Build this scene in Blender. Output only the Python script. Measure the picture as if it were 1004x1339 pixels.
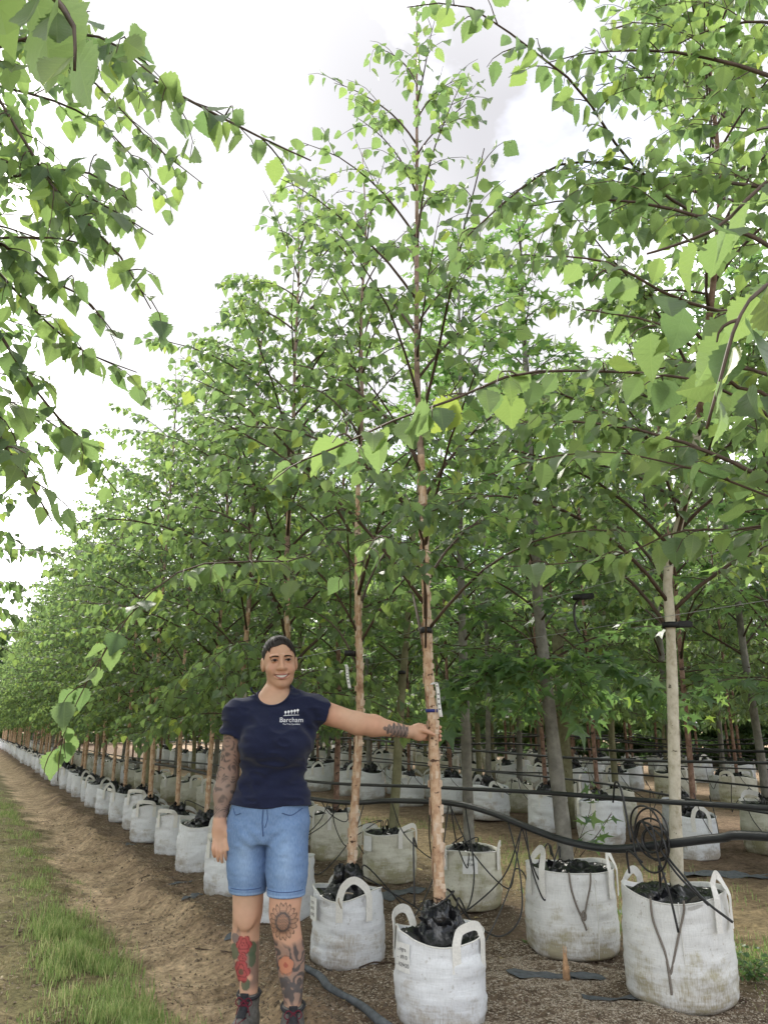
import bpy, bmesh, math, random
import numpy as np
from mathutils import Vector, Matrix
from mathutils.bvhtree import BVHTree

# ------------------------------------------------------------------ scene, camera, sky, sun, exposure
S = bpy.context.scene
for o in list(bpy.data.objects): bpy.data.objects.remove(o)
COL = S.collection
R = math.radians
CAM_H = 1.23; PITCH = R(15.58); YAW = R(27.43)          # rows run along +Y; the camera looks to the right of them
FPX = 1006.0; PW, PH = 1004.0, 1339.0
cam = bpy.data.cameras.new('camera'); cam.sensor_fit = 'VERTICAL'; cam.sensor_height = 36.0
cam.lens = 36.0 * FPX / PH; cam.clip_start = 0.05; cam.clip_end = 2000
camo = bpy.data.objects.new('camera', cam); COL.objects.link(camo)
camo.location = (0, 0, CAM_H); camo.rotation_euler = (math.pi/2 + PITCH, 0, -YAW); S.camera = camo

SUN_EL, SUN_AZ = R(42.0), R(7.0)                         # azimuth measured from +Y towards +X
w = bpy.data.worlds.new('World'); S.world = w; w.use_nodes = True
nt = w.node_tree; N = nt.nodes; L = nt.links; N.clear()
wo = N.new('ShaderNodeOutputWorld'); bg = N.new('ShaderNodeBackground'); bg.inputs['Strength'].default_value = 0.12
sky = N.new('ShaderNodeTexSky'); sky.sky_type = 'NISHITA'; sky.sun_disc = False
sky.sun_elevation = SUN_EL; sky.sun_rotation = SUN_AZ; sky.air_density = 1.2; sky.dust_density = 1.5
tc = N.new('ShaderNodeTexCoord')
mp = N.new('ShaderNodeMapping'); mp.inputs['Scale'].default_value = (1.0, 1.0, 1.9); mp.inputs['Location'].default_value = (1.7, 2.7, 0.9)
n1 = N.new('ShaderNodeTexNoise'); n1.inputs['Scale'].default_value = 1.9; n1.inputs['Detail'].default_value = 7; n1.inputs['Roughness'].default_value = 0.55
n2 = N.new('ShaderNodeTexNoise'); n2.inputs['Scale'].default_value = 2.0; n2.inputs['Detail'].default_value = 3; n2.inputs['Roughness'].default_value = 0.35
mp2 = N.new('ShaderNodeMapping'); mp2.inputs['Location'].default_value = (1.0, 0.0, 3.0)
cr = N.new('ShaderNodeValToRGB'); cr.color_ramp.elements[0].position = 0.22; cr.color_ramp.elements[1].position = 0.50
gr = N.new('ShaderNodeValToRGB'); gr.color_ramp.elements[0].position = 0.26; gr.color_ramp.elements[0].color = (1.55, 1.54, 1.62, 1)
gr.color_ramp.elements[1].position = 0.64; gr.color_ramp.elements[1].color = (9.5, 9.5, 9.5, 1)
ge_ = gr.color_ramp.elements.new(0.54); ge_.color = (2.75, 2.74, 2.78, 1)
mx = N.new('ShaderNodeMixRGB')
L.new(tc.outputs['Generated'], mp.inputs['Vector']); L.new(mp.outputs['Vector'], n1.inputs['Vector'])
L.new(tc.outputs['Generated'], mp2.inputs['Vector']); L.new(mp2.outputs['Vector'], n2.inputs['Vector'])
L.new(n1.outputs['Fac'], cr.inputs['Fac']); L.new(n2.outputs['Fac'], gr.inputs['Fac'])
L.new(cr.outputs['Color'], mx.inputs['Fac']); L.new(sky.outputs['Color'], mx.inputs['Color1']); L.new(gr.outputs['Color'], mx.inputs['Color2'])
L.new(mx.outputs['Color'], bg.inputs['Color']); L.new(bg.outputs['Background'], wo.inputs['Surface'])
sun = bpy.data.lights.new('sun', 'SUN'); sun.energy = 1.5; sun.angle = R(14); sun.color = (1.0, 0.95, 0.87)
suno = bpy.data.objects.new('sun', sun); COL.objects.link(suno)
sd = Vector((math.sin(SUN_AZ)*math.cos(SUN_EL), math.cos(SUN_AZ)*math.cos(SUN_EL), math.sin(SUN_EL)))
suno.rotation_euler = sd.to_track_quat('Z', 'Y').to_euler()
S.view_settings.view_transform = 'Standard'; S.view_settings.look = 'None'
S.view_settings.exposure = 2.1; S.view_settings.gamma = 1.0
S.render.engine = 'CYCLES'
cy = S.cycles; cy.max_bounces = 8; cy.diffuse_bounces = 5; cy.glossy_bounces = 2; cy.transmission_bounces = 4; cy.transparent_max_bounces = 4

rng = np.random.default_rng(7)
random.seed(7)
CY_, SY_ = math.cos(YAW), math.sin(YAW)
FWD = np.array([SY_*math.cos(PITCH), CY_*math.cos(PITCH), math.sin(PITCH)])
RGT = np.array([CY_, -SY_, 0.0]); UPV = np.cross(RGT, FWD)
def view(P):
    """photo x, y and distance along the axis, used only to decide which leaves show largest"""
    q = np.asarray(P) - np.array([0, 0, CAM_H]); a = q @ FWD
    aa = np.where(np.abs(a) < 1e-4, 1e-4, a)
    return PW/2 + FPX*(q @ RGT)/aa, PH/2 - FPX*(q @ UPV)/aa, a

# ------------------------------------------------------------------ helpers
def np_mesh(name, V, F, mat=None, smooth=True, attrs=None, mats=None):
    """V (n,3); F one array (m,k) or a list of such arrays"""
    V = np.asarray(V, dtype=np.float32)
    Fs = F if isinstance(F, list) else [F]
    Fs = [np.asarray(f, dtype=np.int32) for f in Fs if len(f)]
    me = bpy.data.meshes.new(name)
    me.vertices.add(len(V)); me.vertices.foreach_set('co', V.ravel())
    loops = np.concatenate([f.ravel() for f in Fs]) if Fs else np.zeros(0, np.int32)
    tot = np.concatenate([np.full(len(f), f.shape[1], np.int32) for f in Fs]) if Fs else np.zeros(0, np.int32)
    st = np.concatenate([[0], np.cumsum(tot)[:-1]]).astype(np.int32) if len(tot) else tot
    me.loops.add(len(loops)); me.loops.foreach_set('vertex_index', loops)
    me.polygons.add(len(tot)); me.polygons.foreach_set('loop_start', st); me.polygons.foreach_set('loop_total', tot)
    me.polygons.foreach_set('use_smooth', np.full(len(tot), smooth))
    for k, a in (attrs or {}).items():
        a = np.asarray(a, dtype=np.float32)
        if a.ndim == 1:
            at = me.attributes.new(k, 'FLOAT', 'POINT'); at.data.foreach_set('value', a)
        else:
            if a.shape[1] == 3: a = np.concatenate([a, np.ones((len(a), 1), np.float32)], 1)
            at = me.attributes.new(k, 'FLOAT_COLOR', 'POINT'); at.data.foreach_set('color', a.ravel())
    if mat: me.materials.append(mat)
    me.update(); me.validate()
    return me
def link(name, me, parent=None, loc=None):
    o = bpy.data.objects.new(name, me); COL.objects.link(o)
    if parent: o.parent = parent
    if loc is not None: o.location = loc
    return o
def empty(name, loc=(0, 0, 0), rz=0.0, label=None, cat=None, group=None):
    o = bpy.data.objects.new(name, None); COL.objects.link(o); o.location = loc; o.rotation_euler = (0, 0, rz)
    o.empty_display_size = 0.1
    return tag(o, label, cat, group)
def tag(o, label=None, cat=None, group=None, kind=None):
    if label: o['label'] = label
    if cat: o['category'] = cat
    if group: o['group'] = group
    if kind: o['kind'] = kind
    return o
def copy_thing(src, loc, rz=0.0, sc=1.0, label=None, parts=None):
    r = src.copy(); COL.objects.link(r); r.location = loc; r.rotation_euler = (0, 0, rz); r.scale = (sc, sc, sc)
    if label: r['label'] = label
    for ch in src.children:
        if parts and ch.name.split('.')[0] not in parts: continue
        c = ch.copy(); COL.objects.link(c); c.parent = r
    return r
class MB:
    def __init__(s): s.V = []; s.F = {}; s.n = 0; s.A = []
    def add(s, V, F, a=None):
        V = np.asarray(V, float); F = [F] if not isinstance(F, list) else F
        for f in F:
            f = np.asarray(f, int)
            if len(f): s.F.setdefault(f.shape[1], []).append(f + s.n)
        s.V.append(V); s.n += len(V)
        s.A.append(np.full(len(V), 0.5 if a is None else a))
    def mesh(s, name, mat, smooth=True):
        return np_mesh(name, np.concatenate(s.V), [np.concatenate(v) for v in s.F.values()], mat, smooth, {'tint': np.concatenate(s.A)})
def smooth_path(P, n):
    """Catmull-Rom through the points"""
    P = np.asarray(P, float)
    if len(P) < 3: 
        t = np.linspace(0, 1, n)[:, None]; return P[0]*(1-t) + P[-1]*t
    Q = np.vstack([2*P[0]-P[1], P, 2*P[-1]-P[-2]]); m = len(P)-1
    t = np.linspace(0, m, n); i = np.minimum(t.astype(int), m-1); u = (t-i)[:, None]
    a, b, c, d = Q[i], Q[i+1], Q[i+2], Q[i+3]
    return 0.5*((2*b) + (c-a)*u + (2*a-5*b+4*c-d)*u**2 + (3*b-a-3*c+d)*u**3)
def tube(P, rad, seg=6, cap=True):
    P = np.asarray(P, float); n = len(P); rad = np.broadcast_to(np.asarray(rad, float), (n,))
    T = np.gradient(P, axis=0); T /= np.linalg.norm(T, axis=1)[:, None] + 1e-12
    ref = np.array([0, 0, 1.0]) if abs(T[0, 2]) < 0.9 else np.array([1.0, 0, 0])
    A = np.zeros((n, 3)); a = np.cross(T[0], ref); a /= np.linalg.norm(a); A[0] = a
    for i in range(1, n):
        a = A[i-1] - T[i]*(A[i-1] @ T[i]); A[i] = a/(np.linalg.norm(a)+1e-12)
    B = np.cross(T, A)
    th = np.arange(seg)*2*math.pi/seg
    V = P[:, None] + rad[:, None, None]*(np.cos(th)[None, :, None]*A[:, None] + np.sin(th)[None, :, None]*B[:, None])
    V = V.reshape(-1, 3)
    i = np.arange(n-1)[:, None]*seg; j = np.arange(seg)[None]; k = (j+1) % seg
    F = np.stack([i+j, i+k, i+seg+k, i+seg+j], -1).reshape(-1, 4)
    out = [F]
    if cap and seg >= 3:
        V = np.vstack([V, P[0], P[-1]]); b = n*seg; e = np.arange(seg); e2 = (e+1) % seg
        out.append(np.vstack([np.stack([np.full(seg, b), e2, e], -1), np.stack([np.full(seg, b+1), (n-1)*seg+e, (n-1)*seg+e2], -1)]))
    return V, out
def strip(P, Wd, width, th=0.002):
    """flat band along P, Wd = width direction per point"""
    P = np.asarray(P, float); Wd = np.asarray(Wd, float); Wd = Wd/np.linalg.norm(Wd, axis=1)[:, None]
    T = np.gradient(P, axis=0); T /= np.linalg.norm(T, axis=1)[:, None]+1e-12
    Nn = np.cross(T, Wd); Nn /= np.linalg.norm(Nn, axis=1)[:, None]+1e-12
    a = P+Wd*width/2; b = P-Wd*width/2
    V = np.stack([a+Nn*th/2, b+Nn*th/2, b-Nn*th/2, a-Nn*th/2], 1).reshape(-1, 3)
    n = len(P); i = np.arange(n-1)[:, None]*4; j = np.arange(4)[None]; k = (j+1) % 4
    F = np.stack([i+j, i+k, i+4+k, i+4+j], -1).reshape(-1, 4)
    F = np.vstack([F, [[3, 2, 1, 0]], [[4*n-4, 4*n-3, 4*n-2, 4*n-1]]])
    return V, F
def vnoise(P, scale, seed=0):
    """cheap smooth value noise in 3-D, -1..1"""
    P = np.asarray(P, float)*scale; i = np.floor(P).astype(np.int64); f = P-i; f = f*f*(3-2*f)
    def hsh(a, b, c):
        hh = (a*374761393 + b*668265263 + c*2147483647 + seed*974711) & 0xffffffff
        hh = ((hh ^ (hh >> 13))*1274126177) & 0xffffffff
        hh = hh ^ (hh >> 16)
        return (hh & 0xffff)/32767.5 - 1
    r = 0
    for dx in (0, 1):
        for dy in (0, 1):
            for dz in (0, 1):
                wgt = (f[..., 0] if dx else 1-f[..., 0])*(f[..., 1] if dy else 1-f[..., 1])*(f[..., 2] if dz else 1-f[..., 2])
                r = r + wgt*hsh(i[..., 0]+dx, i[..., 1]+dy, i[..., 2]+dz)
    return r
def fbm(P, scale, octv=3, seed=0):
    return sum(vnoise(P, scale*2**k, seed+k)*0.5**k for k in range(octv))

# ------------------------------------------------------------------ materials
def mat(name):
    m = bpy.data.materials.new(name); m.use_nodes = True
    t = m.node_tree; b = t.nodes['Principled BSDF']
    return m, t, b
def nd(t, kind, **kw):
    n = t.nodes.new(kind)
    for k, v in kw.items():
        if k in n.inputs: n.inputs[k].default_value = v
        else: setattr(n, k, v)
    return n
def ramp(t, src, stops):
    r = t.nodes.new('ShaderNodeValToRGB'); e = r.color_ramp.elements
    while len(e) < len(stops): e.new(0.5)
    for x, (p, c) in zip(e, stops):
        x.position = p; x.color = (c[0], c[1], c[2], 1) if len(c) == 3 else c
    t.links.new(src, r.inputs['Fac']); return r.outputs['Color']
def mixc(t, fac, a, b, mode='MIX'):
    m = t.nodes.new('ShaderNodeMixRGB'); m.blend_type = mode
    for s, v in ((m.inputs['Fac'], fac), (m.inputs['Color1'], a), (m.inputs['Color2'], b)):
        if hasattr(v, 'links'): t.links.new(v, s)
        elif isinstance(v, (int, float)): s.default_value = v
        else: s.default_value = (v[0], v[1], v[2], 1)
    return m.outputs['Color']
def math_(t, op, a, b=0.0, clamp=False):
    m = t.nodes.new('ShaderNodeMath'); m.operation = op; m.use_clamp = clamp
    for s, v in ((m.inputs[0], a), (m.inputs[1], b)):
        if hasattr(v, 'links'): t.links.new(v, s)
        else: s.default_value = v
    return m.outputs[0]
def coords(t, scale=(1, 1, 1), out='Object', loc=(0, 0, 0)):
    c = t.nodes.new('ShaderNodeTexCoord'); m = t.nodes.new('ShaderNodeMapping')
    m.inputs['Scale'].default_value = scale; m.inputs['Location'].default_value = loc
    t.links.new(c.outputs[out], m.inputs['Vector']); return m.outputs['Vector']
def noise(t, vec, scale, detail=4, rough=0.55, out='Fac'):
    n = nd(t, 'ShaderNodeTexNoise', Scale=scale, Detail=detail, Roughness=rough); t.links.new(vec, n.inputs['Vector']); return n.outputs[out]
def bump(t, b, h, strength=0.4, dist=0.01):
    n = nd(t, 'ShaderNodeBump', Strength=strength, Distance=dist); t.links.new(h, n.inputs['Height']); t.links.new(n.outputs['Normal'], b.inputs['Normal'])

def leaf_material(name, top, under, trans, tr=0.42, rough=0.43, veins=False):
    m, t, b = mat(name)
    at = nd(t, 'ShaderNodeAttribute', attribute_name='tint'); oi = nd(t, 'ShaderNodeObjectInfo'); ge = nd(t, 'ShaderNodeNewGeometry')
    v = math_(t, 'FRACT', math_(t, 'ADD', at.outputs['Fac'], oi.outputs['Random']))
    var = ramp(t, v, [(0.0, (0.70, 0.78, 0.84)), (0.35, (0.92, 0.95, 0.98)), (0.7, (1.08, 1.07, 1.0)), (0.95, (1.25, 1.2, 0.95)), (1.0, (1.5, 1.28, 0.75))])
    col = mixc(t, ge.outputs['Backfacing'], top, under)
    vec = coords(t); nz = noise(t, vec, 60, 2)
    col = mixc(t, 0.25, col, ramp(t, nz, [(0.3, (0.02, 0.04, 0.015)), (0.7, (0.14, 0.2, 0.06))]))
    if veins:                                                          # midrib and side veins, drawn in the blade's own coordinates
        cs = nd(t, 'ShaderNodeSeparateXYZ'); t.links.new(vec, cs.inputs[0]); ax = math_(t, 'ABSOLUTE', cs.outputs['X'])
        mid = math_(t, 'LESS_THAN', ax, 0.014)
        lat = math_(t, 'GREATER_THAN', math_(t, 'SINE', math_(t, 'MULTIPLY', math_(t, 'SUBTRACT', cs.outputs['Y'], math_(t, 'MULTIPLY', ax, 0.75)), 62.0)), 0.93)
        vn = math_(t, 'MAXIMUM', mid, math_(t, 'MULTIPLY', lat, 0.55)); col = mixc(t, math_(t, 'MULTIPLY', vn, 0.55), col, (0.24, 0.30, 0.13))
        hb_ = nd(t, 'ShaderNodeBump', Strength=0.5, Distance=0.02); t.links.new(math_(t, 'SUBTRACT', 1.0, vn), hb_.inputs['Height']); t.links.new(hb_.outputs['Normal'], b.inputs['Normal'])
    col = mixc(t, 1.0, col, var, 'MULTIPLY')
    tcol = mixc(t, 1.0, trans, var, 'MULTIPLY')
    t.links.new(col, b.inputs['Base Color']); b.inputs['Roughness'].default_value = rough; b.inputs['Specular IOR Level'].default_value = 0.5
    tl = nd(t, 'ShaderNodeBsdfTranslucent'); t.links.new(tcol, tl.inputs['Color'])
    ms = nd(t, 'ShaderNodeMixShader', Fac=tr); t.links.new(b.outputs[0], ms.inputs[1]); t.links.new(tl.outputs[0], ms.inputs[2])
    t.links.new(ms.outputs[0], t.nodes['Material Output'].inputs['Surface']); return m
M_BIRCH = leaf_material('birch_leaf', (0.09, 0.133, 0.08), (0.138, 0.19, 0.095), (0.295, 0.44, 0.14), 0.5)
M_BIRCH_V = leaf_material('birch_leaf_veined', (0.09, 0.133, 0.08), (0.138, 0.19, 0.095), (0.295, 0.44, 0.14), 0.5, 0.43, True)
M_GUM = leaf_material('sweetgum_leaf', (0.06, 0.12, 0.06), (0.10, 0.17, 0.08), (0.25, 0.42, 0.12), 0.48)
M_HEDGE = leaf_material('hedge_leaf', (0.09, 0.14, 0.08), (0.12, 0.17, 0.095), (0.26, 0.42, 0.14), 0.5)
M_RED = leaf_material('turned_leaf', (0.2, 0.04, 0.03), (0.25, 0.07, 0.05), (0.5, 0.12, 0.08))

def bark(name, base, dark, pale, lent=0.64, scale=(26, 26, 20), band=(16, 16, 34)):
    m, t, b = mat(name)
    v = coords(t, scale); v2 = coords(t, band)
    col = ramp(t, noise(t, v, 1.0, 6, 0.65), [(0.3, dark), (0.48, base), (0.72, pale)])
    l = ramp(t, noise(t, v2, 1.0, 3, 0.6), [(lent, (0, 0, 0)), (lent+0.05, (1, 1, 1))])
    col = mixc(t, l, col, tuple(x*0.32 for x in dark))
    t.links.new(col, b.inputs['Base Color']); b.inputs['Roughness'].default_value = 0.8
    bump(t, b, noise(t, v, 1.4, 6, 0.7), 0.7, 0.006); return m
M_BARK_N = bark('peeling_birch_bark', (0.50, 0.325, 0.205), (0.26, 0.135, 0.08), (0.68, 0.53, 0.39))
M_PEEL = bark('loose_birch_bark', (0.60, 0.46, 0.34), (0.42, 0.27, 0.18), (0.72, 0.61, 0.50), 0.72)
M_BARK_UP = bark('young_birch_bark', (0.25, 0.165, 0.125), (0.14, 0.085, 0.06), (0.4, 0.3, 0.24), 0.6)
M_BARK_W = bark('white_birch_bark', (0.50, 0.46, 0.36), (0.33, 0.29, 0.2), (0.62, 0.58, 0.48), 0.66)
M_BARK_G = bark('grey_bark', (0.17, 0.16, 0.135), (0.1, 0.095, 0.08), (0.27, 0.26, 0.22), 0.7, (14, 14, 12), (20, 20, 16))
M_BARK_O = bark('olive_bark', (0.17, 0.16, 0.085), (0.1, 0.095, 0.05), (0.26, 0.25, 0.15), 0.7, (12, 12, 10), (20, 20, 14))
M_BARK_R = bark('red_brown_bark', (0.2, 0.115, 0.08), (0.11, 0.06, 0.045), (0.38, 0.26, 0.2), 0.6)
def plain(name, col, rough=0.6, spec=0.5, nscale=0, namp=0.15, bstr=0):
    m, t, b = mat(name); b.inputs['Roughness'].default_value = rough; b.inputs['Specular IOR Level'].default_value = spec
    if nscale:
        n = noise(t, coords(t), nscale, 5)
        c = ramp(t, n, [(0.3, tuple(x*(1-namp) for x in col)), (0.7, tuple(min(1, x*(1+namp)) for x in col))])
        t.links.new(c, b.inputs['Base Color'])
        if bstr: bump(t, b, n, bstr, 0.004)
    else: b.inputs['Base Color'].default_value = (*col, 1)
    return m
M_TWIG = plain('twig_bark', (0.075, 0.05, 0.035), 0.7, 0.3, 40, 0.3)
M_TWIG_G = plain('green_twig', (0.2, 0.2, 0.09), 0.6, 0.3, 40, 0.3)
M_PIPE = plain('black_pipe', (0.016, 0.018, 0.021), 0.42, 0.5, 6, 0.5)
M_TUBE = plain('drip_tube', (0.012, 0.012, 0.013), 0.45, 0.5)
M_TIE = plain('black_tie', (0.012, 0.012, 0.014), 0.55, 0.4)
M_WIRE = plain('steel_wire', (0.32, 0.33, 0.33), 0.4, 0.6)
M_TAG = plain('white_tag', (0.72, 0.72, 0.7), 0.5, 0.4, 60, 0.08)
M_INK = plain('print_ink', (0.03, 0.03, 0.035), 0.6, 0.3)
M_BLUE = plain('blue_band', (0.02, 0.025, 0.16), 0.5, 0.4)
M_ROPE = plain('cord', (0.36, 0.31, 0.24), 0.9, 0.2, 200, 0.3)
M_ROPEG = plain('weathered_cord', (0.2, 0.175, 0.15), 0.9, 0.2, 200, 0.3)

def bag_material(name, clean, stain, amount, mould):
    m, t, b = mat(name)
    oi = nd(t, 'ShaderNodeObjectInfo')
    c = t.nodes.new('ShaderNodeTexCoord'); sep = nd(t, 'ShaderNodeSeparateXYZ'); t.links.new(c.outputs['Object'], sep.inputs[0])
    off = nd(t, 'ShaderNodeVectorMath', operation='ADD'); t.links.new(c.outputs['Object'], off.inputs[0]); t.links.new(oi.outputs['Random'], off.inputs[1])
    sc = nd(t, 'ShaderNodeVectorMath', operation='MULTIPLY'); t.links.new(off.outputs[0], sc.inputs[0]); sc.inputs[1].default_value = (6, 6, 9)
    n_big = noise(t, sc.outputs[0], 1.0, 5, 0.6)
    sv = nd(t, 'ShaderNodeVectorMath', operation='MULTIPLY'); t.links.new(off.outputs[0], sv.inputs[0]); sv.inputs[1].default_value = (170, 170, 22)
    n_v = noise(t, sv.outputs[0], 1.0, 3, 0.6)
    sh = nd(t, 'ShaderNodeVectorMath', operation='MULTIPLY'); t.links.new(off.outputs[0], sh.inputs[0]); sh.inputs[1].default_value = (9, 9, 70)
    n_h = noise(t, sh.outputs[0], 1.0, 5, 0.6)
    low = math_(t, 'SUBTRACT', amount, math_(t, 'MULTIPLY', sep.outputs['Z'], 2.6))
    f = math_(t, 'ADD', low, math_(t, 'MULTIPLY', math_(t, 'SUBTRACT', n_big, 0.5), 2.2))
    f = math_(t, 'ADD', f, math_(t, 'MULTIPLY', math_(t, 'SUBTRACT', n_v, 0.5), 1.1), False)
    f = math_(t, 'ADD', f, math_(t, 'MULTIPLY', math_(t, 'SUBTRACT', n_h, 0.5), 0.6))
    fr = ramp(t, f, [(0.35, (0, 0, 0)), (0.85, (1, 1, 1))])
    base = ramp(t, n_v, [(0.3, tuple(x*0.86 for x in clean)), (0.6, clean)])
    dirt = ramp(t, n_big, [(0.35, stain), (0.65, mould)])
    fr2 = math_(t, 'MULTIPLY', fr, 0.82)
    col = mixc(t, fr2, base, dirt)
    spot = ramp(t, noise(t, off.outputs[0], 45, 2), [(0.66, (0, 0, 0)), (0.7, (1, 1, 1))])
    col = mixc(t, math_(t, 'MULTIPLY', spot, 0.35), col, stain)
    t.links.new(col, b.inputs['Base Color']); b.inputs['Roughness'].default_value = 0.55
    wv = t.nodes.new('ShaderNodeTexCoord')
    hgt = math_(t, 'ADD', math_(t, 'MULTIPLY', n_h, 0.8), math_(t, 'MULTIPLY', n_v, 0.35))
    bump(t, b, hgt, 0.45, 0.006); return m
M_BAG_W = bag_material('white_woven_bag', (0.70, 0.715, 0.735), (0.20, 0.155, 0.10), 0.72, (0.33, 0.28, 0.21))
M_BAG_Y = bag_material('weathered_woven_bag', (0.60, 0.585, 0.49), (0.19, 0.145, 0.075), 0.95, (0.27, 0.26, 0.13))
M_BAG_M = bag_material('stained_woven_bag', (0.70, 0.70, 0.68), (0.2, 0.14, 0.07), 0.85, (0.31, 0.27, 0.14))
M_HANDLE = plain('webbing', (0.70, 0.685, 0.64), 0.75, 0.3, 120, 0.1, 0.3)
m, t, b = mat('black_liner'); b.inputs['Base Color'].default_value = (0.012, 0.012, 0.014, 1); b.inputs['Roughness'].default_value = 0.22
bump(t, b, noise(t, coords(t), 22, 2, 0.4), 0.5, 0.02); M_LINER = m
M_MULCH = plain('compost', (0.05, 0.035, 0.025), 0.95, 0.1, 60, 0.5, 0.8)
M_FABRIC = plain('ground_fabric', (0.085, 0.095, 0.105), 0.75, 0.3, 30, 0.35, 0.4)

# ------------------------------------------------------------------ ground
def ground_height(x, y):
    P = np.stack([x, y, np.zeros_like(x)], -1)
    e = 1.46 + 0.09*np.sin(y*1.7) + 0.05*np.sin(y*4.3+1)
    st = 1/(1+np.exp(-(x-e)/0.045))
    z = -0.085*(1-st)*np.exp(-((x-1.15)/0.42)**2)                     # worn wheel rut with a raised lip beside the bags
    z += 0.045*np.exp(-((x-e-0.06)/0.09)**2)*(y < 40)
    z += -0.04*np.exp(-((x+0.12)/0.22)**2)
    near = np.exp(-np.maximum(0, np.hypot(x-2, y-4)-6)/5)
    z += near*(0.022*vnoise(P, 3.1, 3) + 0.016*vnoise(P, 8, 4) + 0.010*vnoise(P, 17, 5))
    rid = np.clip((e-x)/0.3, 0, 1)*np.clip((x-0.95)/0.15, 0, 1)
    z += rid*0.018*np.sin((y+0.6*x)*9 + 1.5*np.sin(y*2.1))*near
    return z
def axis(lo, a, b, hi, fine, growth=1.22):
    c = list(np.arange(a, b, fine)); s = fine; v = c[-1]
    while v < hi: s *= growth; v += s; c.append(v)
    s = fine; v = c[0]
    while v > lo: s *= growth; v -= s; c.insert(0, v)
    return np.array(c)
gx = axis(-400, -0.6, 4.6, 500, 0.034); gy = axis(-60, 1.9, 11, 800, 0.04, 1.06)
X, Y = np.meshgrid(gx, gy); Z = ground_height(X, Y)
nx = len(gx); ii = np.arange(len(gy)-1)[:, None]*nx + np.arange(nx-1)[None]
GF = np.stack([ii, ii+1, ii+nx+1, ii+nx], -1).reshape(-1, 4)
m, t, b = mat('nursery_soil')
vec = coords(t); sp = nd(t, 'ShaderNodeSeparateXYZ'); t.links.new(vec, sp.inputs[0])
wob = math_(t, 'MULTIPLY', math_(t, 'SUBTRACT', noise(t, vec, 1.3, 5), 0.5), 0.9)
xx = math_(t, 'DIVIDE', math_(t, 'ADD', math_(t, 'ADD', sp.outputs['X'], wob), 4.0), 20.0)
zx = lambda v: (v+4)/20
zone = ramp(t, xx, [(zx(-3), (0.20, 0.18, 0.085)), (zx(-0.5), (0.28, 0.235, 0.135)), (zx(-0.1), (0.40, 0.31, 0.20)), (zx(0.45), (0.15, 0.14, 0.065)),
    (zx(0.85), (0.16, 0.14, 0.07)), (zx(1.02), (0.54, 0.415, 0.28)), (zx(1.4), (0.47, 0.35, 0.23)), (zx(1.62), (0.25, 0.18, 0.125)), (zx(2.0), (0.20, 0.15, 0.108)),
    (zx(3.4), (0.16, 0.12, 0.085)), (zx(4.1), (0.2, 0.16, 0.085)), (zx(5.4), (0.25, 0.19, 0.115)), (zx(6.3), (0.16, 0.115, 0.08)), (zx(7.8), (0.17, 0.12, 0.085)), (zx(9.5), (0.34, 0.25, 0.175)), (zx(15.5), (0.38, 0.285, 0.2))])
fine = ramp(t, noise(t, vec, 26, 8, 0.7), [(0.28, (0.38, 0.36, 0.34)), (0.5, (1, 1, 1)), (0.75, (1.7, 1.66, 1.6))])
mid = ramp(t, noise(t, vec, 4.5, 6, 0.65), [(0.3, (0.58, 0.55, 0.52)), (0.6, (1.18, 1.17, 1.15))])
col = mixc(t, 1.0, mixc(t, 1.0, zone, fine, 'MULTIPLY'), mid, 'MULTIPLY')
vo = nd(t, 'ShaderNodeTexVoronoi', Scale=85.0); t.links.new(vec, vo.inputs['Vector'])
peb = ramp(t, vo.outputs['Distance'], [(0.1, (1, 1, 1)), (0.3, (0, 0, 0))])
gate = ramp(t, noise(t, vec, 2.2, 4), [(0.5, (0, 0, 0)), (0.62, (1, 1, 1))])
pm = math_(t, 'MULTIPLY', math_(t, 'MULTIPLY', peb, gate), 0.6)
col = mixc(t, pm, col, mixc(t, 1.0, vo.outputs['Color'], (0.42, 0.35, 0.27), 'MULTIPLY'))
t.links.new(col, b.inputs['Base Color']); b.inputs['Roughness'].default_value = 0.95; b.inputs['Specular IOR Level'].default_value = 0.15
hh = math_(t, 'ADD', noise(t, vec, 18, 8, 0.7), math_(t, 'MULTIPLY', noise(t, vec, 70, 4), 0.4))
bump(t, b, hh, 1.0, 0.045)
M_GROUND = m
tag(link('ground', np_mesh('ground', np.stack([X, Y, Z], -1).reshape(-1, 3), GF, M_GROUND)), kind='structure')
def gz(x, y): return float(ground_height(np.array([float(x)]), np.array([float(y)]))[0])

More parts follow.
